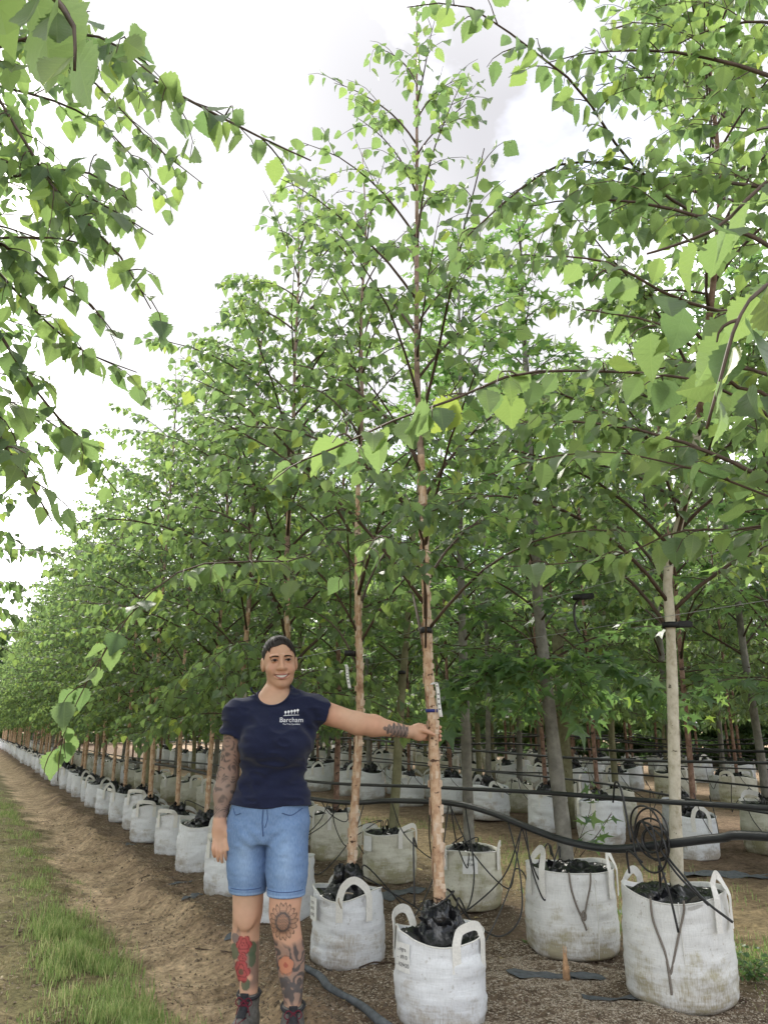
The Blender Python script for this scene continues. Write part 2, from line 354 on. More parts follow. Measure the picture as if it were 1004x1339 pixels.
# ------------------------------------------------------------------ leaf templates (unit length along +Y, face +Z)
def leaf_lo():
    V = np.array([[0, 0, 0], [0, .38, -.02], [0, .74, -.05], [0, 1.0, -.2],
                  [-.27, .10, .10], [-.40, .34, .14], [-.20, .72, .0], [.27, .10, .08], [.40, .34, .11], [.20, .72, -.03]])
    F4 = np.array([[0, 1, 5, 4], [1, 2, 6, 5], [0, 7, 8, 1], [1, 8, 9, 2]]); F3 = np.array([[2, 3, 6], [2, 9, 3]])
    return V, [F4, F3]
def leaf_hi(seed):
    r = np.random.default_rng(seed); n = 9
    ts = np.linspace(0, 1, n+1); prof = np.interp(ts, [0, .08, .2, .36, .55, .75, .9, 1], [0, .2, .35, .41, .33, .18, .07, 0])
    V = []; 
    curl = r.uniform(-.5, .12); fold = r.uniform(.05, .42)
    mid = np.array([[0.015*math.sin(5*a), a, curl*a*a] for a in ts]); V += list(mid)
    def side(s):
        idx = []
        for k in range(1, n):
            for q, (dt, dw) in enumerate(((-.012, 1.06), (.03, .93))):            # teeth
                a = ts[k]+dt; wv = prof[k]*dw*r.uniform(.96, 1.04)
                V.append(np.array([s*wv, a+.02*q, curl*a*a + fold*wv + .02*math.sin(9*a+seed)])); idx.append(len(V)-1)
        return idx
    Ls, Rs = side(-1), side(1); F = []
    for idx, fl in ((Ls, False), (Rs, True)):
        tri = [(0, 1, idx[0])]
        for k in range(1, n):
            a, c = idx[2*(k-1)], idx[2*(k-1)+1]
            tri.append((k, c, a)); nxt = idx[2*k] if k < n-1 else n
            tri.append((k, k+1, c)); 
            if k < n-1: tri.append((k+1, nxt, c))
        F += [(p, r_, q) if fl else (p, q, r_) for p, q, r_ in tri]
    return np.array(V), [np.array(F)]
def leaf_star():
    V = [[0, .25, 0]]; F = []
    ang = [-90, -62, -35, -8, 18, 52, 90, 128, 162, 188, 215, 242]
    rad = [.16, .5, .26, .72, .3, .34, .78, .34, .3, .72, .26, .5]
    rad = [.14, .46, .24, .66, .27, .3, .78, .3, .27, .66, .24, .46]
    ang = [-90, -58, -34, 8, 34, 60, 90, 120, 146, 172, 214, 238]
    for a, q in zip(ang, rad): V.append([q*math.cos(R(a)), .25+q*math.sin(R(a)), -.10*q*q])
    for k in range(12): F.append([0, 1+k, 1+(k+1) % 12])
    return np.array(V), [np.array(F)]
T_LO, T_STAR = leaf_lo(), leaf_star()
def leaf_mesh_set(kind):
    out = []
    for s in range(8):
        V, F = leaf_hi(s+3) if kind == 'birch' else leaf_star()
        if kind != 'birch': V = V*np.array([1, 1, 1+.6*s])
        else: V = V*np.array([.82+.05*s, 1, 1.0])
        out.append(np_mesh('leaf', V, F, M_BIRCH_V if kind == 'birch' else M_GUM, False, {'tint': np.full(len(V), .07*s)}))
    return out
LEAFSET = {'birch': leaf_mesh_set('birch'), 'gum': leaf_mesh_set('gum')}

def norm(v): return v/(np.linalg.norm(v, axis=-1, keepdims=True)+1e-12)
class Leaves:
    def __init__(s): s.p = []; s.d = []; s.n = []; s.s = []
    def add(s, p, d, n, size): s.p.append(p); s.d.append(d); s.n.append(n); s.s.append(size)
    def arrays(s):
        P = np.concatenate(s.p); D = norm(np.concatenate(s.d)); Nn = np.concatenate(s.n); Sz = np.concatenate(s.s)
        Nn = norm(Nn - D*np.sum(Nn*D, 1, keepdims=True)); Xx = np.cross(D, Nn)
        return P, Xx, D, Nn, Sz
def leaves_along(LV, r, pts, spacing, size, side_amp=.8, start=0.0, droop=.7, petiole=.012, jit=.3):
    """alternate leaves along a twig polyline"""
    seg = np.linalg.norm(np.diff(pts, axis=0), axis=1); cum = np.concatenate([[0], np.cumsum(seg)]); tot = cum[-1]
    n = int(tot*(1-start)/spacing)
    if n < 1: return
    s = tot*start + (np.arange(n)+r.uniform(0, 1, n)*.7)*spacing; s = np.minimum(s, tot)
    P = np.stack([np.interp(s, cum, pts[:, k]) for k in range(3)], 1)
    T = norm(np.stack([np.interp(s, cum, np.gradient(pts[:, k])) for k in range(3)], 1))
    up = np.array([0, 0, 1.0]); sd = norm(np.cross(T, up)+1e-6)
    sg = np.where((np.arange(n) % 2) == 0, 1.0, -1.0)[:, None]
    D = sd*sg*side_amp + T*.55 + r.normal(0, jit, (n, 3)) + np.array([0, 0, -1.0])*(droop*r.uniform(.4, 1.5, (n, 1)))
    D = norm(D)
    Nn = np.array([0, 0, 1.0]) + sd*sg*.35 + r.normal(0, .42, (n, 3))
    sz = size*r.uniform(.6, 1.15, n)*np.where(s > tot*.93, .6, 1)
    LV.add(P + D*petiole, D, Nn, sz)
def bake(name, arr, T, material, r, tints=None):
    P, Xx, D, Nn, Sz = arr; V, F = T; n = len(P); mV = len(V)
    W = (V[None, :, 0, None]*Xx[:, None] + V[None, :, 1, None]*D[:, None] + V[None, :, 2, None]*Nn[:, None])*Sz[:, None, None] + P[:, None]
    off = (np.arange(n)*mV)[:, None, None]
    Fs = [(f[None]+off).reshape(-1, f.shape[1]) for f in F]
    return np_mesh(name, W.reshape(-1, 3), Fs, material, False, {'tint': np.repeat(r.uniform(0, 1, n)*.999, mV)})

def arc(r, p0, az, el0, L, droop, n=9, wander=.12, bendaz=0.0):
    P = [np.array(p0, float)]; st = L/(n-1); a = az; wob = r.normal(0, wander, n)
    for k in range(n-1):
        u = k/(n-2) if n > 2 else 0
        el = el0 - droop*u**1.2; a = a + wob[k]*.6 + bendaz/(n-1)
        P.append(P[-1] + st*np.array([math.cos(el)*math.sin(a), math.cos(el)*math.cos(a), math.sin(el)]))
    return np.array(P)

def grow_branch(r, LV, path, rad, style, limbs, twigs):
    """a limb along path with side twigs and leaves"""
    n = len(path); rr = np.linspace(rad, max(.0016, rad*.22), n)
    limbs.append(tube(path, rr, 5 if rad > .006 else 4))
    seg = np.linalg.norm(np.diff(path, axis=0), axis=1); cum = np.concatenate([[0], np.cumsum(seg)]); L_ = cum[-1]
    s = L_*style.get('bare', .16) + r.uniform(0, .08); sg = 1
    tg = np.gradient(path, axis=0)
    while s < L_*.97:
        p = np.array([np.interp(s, cum, path[:, k]) for k in range(3)]); tt = np.array([np.interp(s, cum, tg[:, k]) for k in range(3)])
        az = math.atan2(tt[0], tt[1]) + sg*r.uniform(.5, 1.05); sg = -sg
        el = math.asin(np.clip(tt[2]/np.linalg.norm(tt), -1, 1))*.6 + r.uniform(-.15, .35)
        ln = min(style['twig']*r.uniform(.55, 1.25)*(1-.45*s/L_), L_*.8)
        q = arc(r, p, az, el, ln, r.uniform(.5, 1.3)*style.get('tdroop', 1), 5, .2)
        twigs.append(tube(q, np.linspace(.0026, .0011, 5), 3, False))
        leaves_along(LV, r, q, style['sp'], style['leaf'], start=.08, droop=style['hang'])
        if ln > .3:
            for f in (.35, .62):
                k = int(f*4); q2 = arc(r, q[k], az - sg*r.uniform(.4, 1.1)*(1 if f < .5 else -1), el+r.uniform(-.4, .3), ln*.5, .8, 4, .2)
                twigs.append(tube(q2, np.linspace(.0018, .001, 4), 3, False))
                leaves_along(LV, r, q2, style['sp'], style['leaf']*.92, start=.05, droop=style['hang'])
        s += style['gap']*r.uniform(.7, 1.35)
    leaves_along(LV, r, path, style['sp']*1.15, style['leaf'], start=.3, droop=style['hang'])
BIRCH = dict(twig=.44, sp=.036, leaf=.074, gap=.112, hang=.85)
GUM = dict(twig=.34, sp=.042, leaf=.105, gap=.12, hang=.5, tdroop=.5)

def tree_skeleton(r, H, z0, spread, tr, nb, style, trunk_pts=None, el=(.75, 1.05), droop=(.7, 1.35), topf=.95, extra=(), az_skip=None, lmin=.3, tpr=.72):
    """returns trunk tube, limb tubes list, twig tubes list, Leaves"""
    if trunk_pts is None:
        k = np.linspace(0, H, 9); wx = np.cumsum(r.normal(0, .022, 9)); wy = np.cumsum(r.normal(0, .022, 9))
        trunk_pts = np.stack([wx-wx[0], wy-wy[0], k], 1)
    tp = smooth_path(trunk_pts, 40); zt = tp[:, 2]; Hh = zt[-1]
    rad = tr*(1-(zt/Hh))**.85*(1+.35*np.exp(-zt/.08)) + .0025
    rad = rad*(1+.05*np.sin(zt*17+r.uniform(0, 6)) + .03*np.sin(zt*41))
    LV = Leaves(); limbs = []; twigs = []
    for i in range(nb):
        u = (i+r.uniform(0, .8))/nb; z = z0 + (Hh*topf-z0)*u
        p = np.array([np.interp(z, zt, tp[:, k]) for k in range(3)])
        az = i*2.39996 + r.normal(0, .35)
        if az_skip and az_skip(az, z): continue
        Lb = max(lmin, spread*(1-tpr*u**1.1)*r.uniform(.7, 1.2))
        e0 = el[0]+(el[1]-el[0])*u + r.normal(0, .1)
        q = arc(r, p, az, e0, Lb, r.uniform(*droop)*(1-.45*u), 9, .1)
        grow_branch(r, LV, q, .0038+.0062*Lb/1.3, style, limbs, twigs)
    for path, rd, st in extra:
        grow_branch(r, LV, np.asarray(path, float), rd, st, limbs, twigs)
    # leader tip
    k = int(len(tp)*.86); leaves_along(LV, r, tp[k:], style['sp']*.9, style['leaf']*.85, droop=.3)
    return tp, tube(tp, rad, 12), rad, limbs, twigs, LV

def join(tubes):
    mb = MB()
    for V, F in tubes: mb.add(V, F)
    return mb
def flakes(r, tp, rad, zmax, n):
    """curled strips of loose bark standing off the trunk"""
    mb = MB(); zt = tp[:, 2]
    for _ in range(n):
        z = r.uniform(.45, zmax); c = np.array([np.interp(z, zt, tp[:, k]) for k in range(3)]); rr = np.interp(z, zt, rad)
        a = r.uniform(0, 6.28); h_ = r.uniform(.008, .028); wd = r.uniform(.3, .9)
        V = []
        for q in range(4):
            th = a + wd*q/3; ro = rr + .0008 + .010*(q/3)**2*r.uniform(.3, 1)
            for s in (-1, 1): V.append(c + np.array([ro*math.cos(th), ro*math.sin(th), s*h_*(1-.25*q/3)]))
        mb.add(np.array(V), np.array([[0, 1, 3, 2], [2, 3, 5, 4], [4, 5, 7, 6]]))
    return mb

def build_tree(name, label, cat, group, loc, r, skel, bark_m, leafkind, hero=0, upper_m=None, split=None, peel=0, red=0.0, leaf_m=None, twig_m=None):
    tp, tt, rad, limbs, twigs, LV = skel
    root = empty(name, loc, 0, label, cat, group)
    me = np_mesh('trunk', tt[0], tt[1], bark_m)
    if upper_m:
        me.materials.append(upper_m)
        n = len(me.polygons); cz = np.zeros(n*3); me.polygons.foreach_get('center', cz); cz = cz.reshape(-1, 3)[:, 2]
        me.polygons.foreach_set('material_index', (cz + .25*np.sin(cz*9) > split).astype(np.int32))
    link('trunk', me, root)
    if peel: link('loose_bark', flakes(r, tp, rad, split or 3, peel).mesh('loose_bark', M_PEEL), root)['kind'] = 'stuff'
    tw = twig_m or M_TWIG
    if hero:
        for lt in limbs:
            mb = MB(); mb.add(*lt); link('branch', mb.mesh('branch', tw), root)
    else: link('limbs', join(limbs).mesh('limbs', tw), root)
    if twigs: tag(link('twigs', join(twigs).mesh('twigs', tw), root), kind='stuff')
    arr = LV.arrays(); P = arr[0]; keep = np.ones(len(P), bool)
    lm = leaf_m or (M_BIRCH if leafkind == 'birch' else M_GUM)
    if hero:
        u, v, a = view(P + np.array(loc)); ok = (a > .2) & (u > -20) & (u < PW+20) & (v > -20) & (v < PH+20)
        sz = np.where(ok, arr[4]/np.maximum(a, .2), 0); top = np.argsort(-sz)[:hero]; top = top[sz[top] > 0]
        keep[top] = False
        for i in top:
            k = int(r.integers(0, 8)); o = bpy.data.objects.new('leaf', LEAFSET[leafkind][k]); COL.objects.link(o); o.parent = root
            x, d, n_, s_ = arr[1][i], arr[2][i], arr[3][i], arr[4][i]
            o.matrix_local = Matrix(((x[0]*s_, d[0]*s_, n_[0]*s_, P[i][0]), (x[1]*s_, d[1]*s_, n_[1]*s_, P[i][1]), (x[2]*s_, d[2]*s_, n_[2]*s_, P[i][2]), (0, 0, 0, 1)))
            if red and r.uniform() < red:
                o.data = RED_LEAF
    arr2 = tuple(a[keep] for a in arr)
    if len(arr2[0]):
        o = link('crown', bake('crown', arr2, T_LO if leafkind == 'birch' else T_STAR, lm, r), root); tag(o, kind='stuff')
    return root
_v, _f = leaf_hi(5); RED_LEAF = np_mesh('leaf', _v, _f, M_RED, False, {'tint': np.full(len(_v), .5)})

# ------------------------------------------------------------------ planter bags
def bag_body(seed, Rr, H, seg=72, rings=30, sag=.02, lean=(0, 0)):
    r = np.random.default_rng(seed); th = np.arange(seg)*2*math.pi/seg
    zz = np.concatenate([np.linspace(0, .04, 4), np.linspace(.07, 1, rings-4)])*H
    prof = np.interp(zz/H, [0, .03, .09, .3, .6, .85, 1], [.90, .955, 1.0, 1.03, 1.015, .99, .985])
    ph = r.uniform(0, 6.28, 6)
    V = []
    for k, z in enumerate(zz):
        sq = 1+.018*np.cos(4*th+ph[0]) + .022*np.cos(2*th+ph[1]) + .012*np.cos(3*th+ph[2])
        Pn = np.stack([np.cos(th)*Rr, np.sin(th)*Rr, np.full(seg, z)], 1)
        cre = .006*vnoise(Pn*np.array([1, 1, 3.2]), 9, seed) + .004*vnoise(Pn*np.array([1, 1, 4.5]), 20, seed+1) + .010*vnoise(Pn, 4.5, seed+2)
        env = min(1, z/(.06*H)+.2)
        rr = Rr*prof[k]*sq + cre*env
        ztop = z + (sag*np.cos(2*th+ph[3]) + .35*sag*np.cos(3*th+ph[4]))*(z/H)**3
        V.append(np.stack([rr*np.cos(th)+lean[0]*z/H, rr*np.sin(th)+lean[1]*z/H, ztop], 1))
    rim = V[-1]; cen = rim.mean(0)
    inn = rim + (cen-rim)*np.array([.02, .02, 0]); V.append(inn)
    low = inn.copy(); low[:, 2] -= .06; V.append(low)
    A = np.array(V); n = len(A); i = np.arange(n-1)[:, None]*seg; j = np.arange(seg)[None]; k = (j+1) % seg
    F = np.stack([i+j, i+k, i+seg+k, i+seg+j], -1).reshape(-1, 4)
    VV = A.reshape(-1, 3); b0 = len(VV); VV = np.vstack([VV, [[0, 0, .002]]])
    Fb = np.stack([np.full(seg, b0), (np.arange(seg)+1) % seg, np.arange(seg)], 1)
    return VV, [F, Fb], rim
def liner(seed, rim, bunch=.13, wide=.075, off=(0, 0), shards=True):
    r = np.random.default_rng(seed); seg = len(rim); cen = rim.mean(0); rings = 22
    us = np.linspace(1, 0, rings); V = []
    for u in us:
        ring = cen + (rim-cen)*np.array([.975*u, .975*u, 1])
        ring[:, :2] += np.array(off)*(1-u)
        rad = np.hypot(*(ring[:, :2]-cen[:2]-np.array(off)).T)
        z = rim[:, 2]*u + cen[2]*(1-u) - .022
        Pn = np.stack([ring[:, 0], ring[:, 1], np.zeros(seg)], 1)
        rd = (1-np.abs(vnoise(Pn, 11, seed)))**2*.045 + (1-np.abs(vnoise(Pn, 22, seed+3)))**2*.014 - .03
        hump = bunch*np.exp(-(rad/wide)**2.4)*(1+.35*vnoise(Pn, 11, seed+5))
        ring[:, 2] = z + rd*min(1, (1-u)*7) + hump
        ring[:, :2] += .012*np.stack([vnoise(Pn, 25, seed+8), vnoise(Pn, 25, seed+9)], 1)*min(1, (1-u)*5)
        V.append(ring)
    A = np.array(V); n = len(A); i = np.arange(n-1)[:, None]*seg; j = np.arange(seg)[None]; k = (j+1) % seg
    F = np.stack([i+j, i+k, i+seg+k, i+seg+j], -1).reshape(-1, 4)
    mb = MB(); mb.add(A.reshape(-1, 3), F)
    if shards and bunch > .08:                                        # crumpled folds of film bunched round the trunk
        nu, nv = 18, 12
        for q in range(6):
            a = q*1.05+r.uniform(-.3, .3); c = cen+np.array([off[0]+.05*math.cos(a), off[1]+.05*math.sin(a), r.uniform(.0, bunch*.55)]); rr = r.uniform(.035, .055)
            tu, tv = np.meshgrid(np.arange(nu)*2*math.pi/nu, np.linspace(.15, math.pi-.15, nv)); D = np.stack([np.sin(tv)*np.cos(tu), np.sin(tv)*np.sin(tu), np.cos(tv)], -1).reshape(-1, 3)
            rad = rr*(.68+.5*(1-np.abs(vnoise(D+q*3.1, 1.9, seed+q)))**1.5+.12*vnoise(D+q, 4.5, seed+20+q)); Vb = c+D*rad[:, None]*np.array([1, 1, 1.25])
            i_ = np.arange(nv-1)[:, None]*nu; j_ = np.arange(nu)[None]; k_ = (j_+1) % nu
            mb.add(Vb, np.stack([i_+j_, i_+nu+j_, i_+nu+k_, i_+k_], -1).reshape(-1, 4))
    if shards:                                                        # torn, twisted edges of the film
        for _ in range(9):
            a = r.uniform(0, 6.28); q = r.uniform(.02, wide*1.25); c = cen + np.array([q*math.cos(a)+off[0], q*math.sin(a)+off[1], bunch*math.exp(-(q/wide)**2.4)-.03])
            d = np.array([math.cos(a)*r.uniform(.1, .9), math.sin(a)*r.uniform(.1, .9), r.uniform(.2, 1.0)]); d /= np.linalg.norm(d)
            s = np.cross(d, r.normal(0, 1, 3)); s /= np.linalg.norm(s); ln = r.uniform(.02, .065); wd = r.uniform(.008, .03)
            pts = [c-s*wd, c+s*wd, c+d*ln*.6+s*wd*r.uniform(.3, 1.2)+r.normal(0, .006, 3), c+d*ln*.6-s*wd*r.uniform(.3, 1.2)+r.normal(0, .006, 3), c+d*ln+r.normal(0, .008, 3)]
            mb.add(np.array(pts), [np.array([[0, 1, 2, 3]]), np.array([[3, 2, 4]])])
    return mb
def handle(Rr, H, a0, spread=.42, rise=.09, drop=.11, width=.032, flop=.0, rimz=None):
    P = []; Wd = []
    zr = H if rimz is None else rimz
    def pt(a, z, rr): return np.array([rr*math.cos(a), rr*math.sin(a), z])
    for q in np.linspace(0, 1, 4): P.append(pt(a0-spread, zr-drop*(1-q), Rr*1.035+.003))
    for q in np.linspace(.1, .9, 11):
        a = a0-spread+2*spread*q; s = math.sin(math.pi*q)**.45*(1+.12*math.sin(a0*7+q*5))
        P.append(pt(a, zr+rise*s, Rr*1.03+.003-flop*s))
    for q in np.linspace(0, 1, 4): P.append(pt(a0+spread, zr-drop*q, Rr*1.035+.003))
    P = smooth_path(P, 44); rad = norm(P*np.array([1, 1, 0])); T = norm(np.gradient(P, axis=0))
    Wd = np.cross(T, rad)
    return strip(P, Wd, width, .003)
def patch(Rr, H, a, z0, z1, wdt, seed, lift=.004):
    """thin sheet lying on the bag's wall"""
    V = []; n = 8
    for z in np.linspace(z0, z1, 5):
        for q in np.linspace(-.5, .5, n): 
            aa = a+q*wdt/Rr; rr = Rr*1.035+lift; V.append([rr*math.cos(aa), rr*math.sin(aa), z])
    F = [[k*n+j, k*n+j+1, (k+1)*n+j+1, (k+1)*n+j] for k in range(4) for j in range(n-1)]
    return np.array(V), np.array(F)
def text_mesh(s, size, material, name='lettering'):
    cu = bpy.data.curves.new('t', 'FONT'); cu.body = s; cu.size = size; cu.align_x = 'CENTER'; cu.align_y = 'CENTER'
    ob = bpy.data.objects.new('t', cu); COL.objects.link(ob); dg = bpy.context.evaluated_depsgraph_get()
    me = bpy.data.meshes.new_from_object(ob.evaluated_get(dg)); bpy.data.objects.remove(ob); bpy.data.curves.remove(cu)
    me.name = name; me.materials.clear(); me.materials.append(material); return me
def wrap_text(s, size, material, Rr, a, z, parent):
    me = text_mesh(s, size, material); rr = Rr*1.035+.0055
    for v in me.vertices:
        x, y = v.co.x, v.co.y; aa = a + x/rr; v.co = (rr*math.cos(aa), rr*math.sin(aa), z+y)
    return link('lettering', me, parent)
CAMDIR = math.atan2(-CY_, -SY_)                                       # direction from the beds back to the camera
def make_bag(name, label, group, loc, Rr, H, mt, seed, hang=(0., 3.1), sag=.02, bunch=.13, sticker=None, text=None, rz=0., lean=(0, 0), flop=(.0, .0), rise=(.09, .09), off=(0, 0), seam=None, spread=.42):
    root = empty(name, loc, rz, label, 'planter bag', group)
    V, F, rim = bag_body(seed, Rr, H, sag=sag, lean=lean); link('body', np_mesh('body', V, F, mt), root)
    link('liner', liner(seed+11, rim, bunch, .08*Rr/.2, off).mesh('liner', M_LINER, True), root)
    cen = rim.mean(0)
    for a, fl, ri in zip(hang, flop, rise):
        k = int((a % 6.283)/6.283*len(rim)) % len(rim)
        Vh, Fh = handle(Rr, H, a, spread, ri, .13*H/.42, .038, fl, rim[k, 2]); Vh = Vh + np.array([lean[0], lean[1], 0])*np.clip(Vh[:, 2:3]/H, 0, 1)
        link('handle', np_mesh('handle', Vh, Fh, M_HANDLE, False), root)
    if sticker is not None:
        Vp, Fp = patch(Rr, H, sticker, H-.135, H-.02, .10, seed); link('label', np_mesh('label', Vp, Fp, M_TAG), root)
        for k, s in enumerate(text or []): wrap_text(s, .023, M_INK, Rr, sticker+.01, H-.045-.031*k, root)
    if seam is not None:
        p = smooth_path([[Rr*1.036*math.cos(seam), Rr*1.036*math.sin(seam), H*.98], [Rr*1.055*math.cos(seam+.02), Rr*1.055*math.sin(seam+.02), H*.4], [Rr*.97*math.cos(seam+.03), Rr*.97*math.sin(seam+.03), .01]], 12)
        mb = MB(); mb.add(*tube(p, .003, 4)); link('seam', mb.mesh('seam', M_HANDLE), root)
    # stitched hem round the top
    mb = MB(); q = np.vstack([rim, rim[:1]]); q = q + norm(q-cen)*np.array([.002, .002, 0]); mb.add(*tube(q, .0035, 4, False)); link('rim', mb.mesh('rim', M_HANDLE), root)
    return root
bagC = CAMDIR
b1 = make_bag('planter_bag', 'white woven bag with printed label around the trunk the woman holds', 'white planter bags of the front row', (2.025, 3.345, gz(2.04, 3.37)-.02), .205, .365, M_BAG_W, 21,
              hang=(bagC+.62, bagC-2.2), rise=(.07, .075), flop=(.01, -.02), bunch=.14, sticker=bagC-.98, text=['...nigra', '...  #910', '... A29420'], spread=.36, off=(.01, 0))
b2 = make_bag('planter_bag', 'white woven bag with arched handle standing next behind the held birch', 'white planter bags of the front row', (2.01, 4.31, gz(2.0, 4.31)-.01), .20, .365, M_BAG_W, 33,
              hang=(bagC+.22, bagC+3.3), rise=(.085, .05), bunch=.15, sticker=bagC-1.15, text=['nigra', '#910', 'A2942'], spread=.40)
mb = MB(); q = smooth_path([[.2*1.05*math.cos(bagC-.12), .2*1.05*math.sin(bagC-.12), .31], [.2*1.06*math.cos(bagC-.2), .2*1.06*math.sin(bagC-.2), .355], [.2*.9*math.cos(bagC-.05), .2*.9*math.sin(bagC-.05), .38], [.2*.85*math.cos(bagC+.2), .2*.85*math.sin(bagC+.2), .375]], 16)
mb.add(*tube(q, .004, 6)); link('cord', mb.mesh('cord', M_ROPE), b2)
bM = make_bag('planter_bag', 'big white bag with knotted cord loop and two upright handles', None, (3.24, 3.88, gz(3.28, 3.96)), .262, .45, M_BAG_M, 47,
              hang=(bagC+.95, bagC-1.0), rise=(.085, .10), flop=(.03, .05), bunch=.03, spread=.2, seam=bagC+.30, sag=.012)
def cord_on(root, Rr, pts, rad=.0055, m_=M_ROPEG):
    mb = MB(); q = smooth_path([[Rr*1.05*math.cos(bagC+a)+0, Rr*1.05*math.sin(bagC+a), z] for a, z in pts], 40); mb.add(*tube(q, rad, 6)); link('cord', mb.mesh('cord', m_), root)
cord_on(bM, .262, [(-.22, .452), (-.19, .37), (-.10, .28), (.0, .225), (.04, .24), (.10, .30), (.20, .39), (.22, .452)])
cord_on(bM, .264, [(-.06, .255), (.02, .215), (.06, .235), (.03, .26), (-.02, .23), (.03, .19), (.06, .165)], .006)
bR = make_bag('planter_bag', 'big stained white bag below the coiled black hose', None, (3.17, 3.03, gz(3.2, 3.08)), .252, .475, M_BAG_M, 58,
              hang=(bagC+.72, bagC-2.6), rise=(.09, .06), flop=(.04, .02), bunch=.035, spread=.24, seam=bagC-.25, sag=.02)
cord_on(bR, .252, [(-.72, .475), (-.70, .38), (-.55, .26), (-.5, .19), (-.48, .17), (-.42, .22), (-.28, .34), (-.17, .43), (-.16, .475)])
cord_on(bR, .254, [(-.52, .22), (-.50, .15), (-.49, .085)], .0065)
bG = make_bag('planter_bag', 'yellowed bag with paper label right behind the held birch', None, (3.33, 5.07, 0), .215, .38, M_BAG_Y, 61, hang=(bagC+1.4, bagC-1.4), rise=(.05, .06), bunch=.05, sticker=bagC-.1, text=['. 110', 'A7282'], sag=.008)
bO = make_bag('planter_bag', 'yellowed bag with small blank label under the leaning olive trunk', None, (3.26, 6.18, 0), .225, .38, M_BAG_Y, 62, hang=(bagC+.8, bagC-2.2), rise=(.05, .02), bunch=.03, sticker=bagC-.9, sag=.008)
bP = make_bag('planter_bag', 'yellowed bag beside the seated end of the hanging pipes, behind the woman', None, (3.30, 7.38, 0), .235, .42, M_BAG_Y, 63, hang=(bagC-.6, bagC+2.4), rise=(.06, .03), bunch=.04)
bP['label'] = 'yellowed bag behind the woman, half hidden by her blue shorts'

# prototypes of ordinary bags
G1 = 'white planter bags of the front row'
protos_w = [make_bag('planter_bag', 'white woven bag holding a birch in the row along the dirt path', G1, (0, 0, 0), .2+.008*k, .365+.012*(k % 3), M_BAG_W, 70+k, hang=(bagC+[.3, -.4, .9, .1][k], bagC+[3.3, 2.5, -2.0, 3.0][k]), rise=([.09, .05, .075, .10][k], [.03, .06, .02, .05][k]), flop=([.0, -.03, .04, .02][k], [-.03, .05, -.02, .06][k]), bunch=.12+.02*(k % 2), spread=[.36, .45, .40, .33][k]) for k in range(4)]
protos_y = [make_bag('planter_bag', 'x', 'planter bags in the beds behind', (0, 0, 0), .215+.01*k, .39, M_BAG_Y, 90+k, hang=(bagC+[.5, -.6][k], bagC+[3.5, 2.4][k]), rise=(.06, .05), bunch=.05) for k in range(2)]
used = set()
def place(proto, loc, rz, sc, label, group, parts=None):
    if proto.name not in used:
        used.add(proto.name); proto.location = loc; proto.rotation_euler = (0, 0, rz); proto.scale = (sc,)*3; o = proto
        if parts:
            for ch in list(o.children):
                if ch.name.split('.')[0] not in parts: bpy.data.objects.remove(ch)
    else: o = copy_thing(proto, loc, rz, sc, None, parts)
    o['label'] = label; o['group'] = group; return o

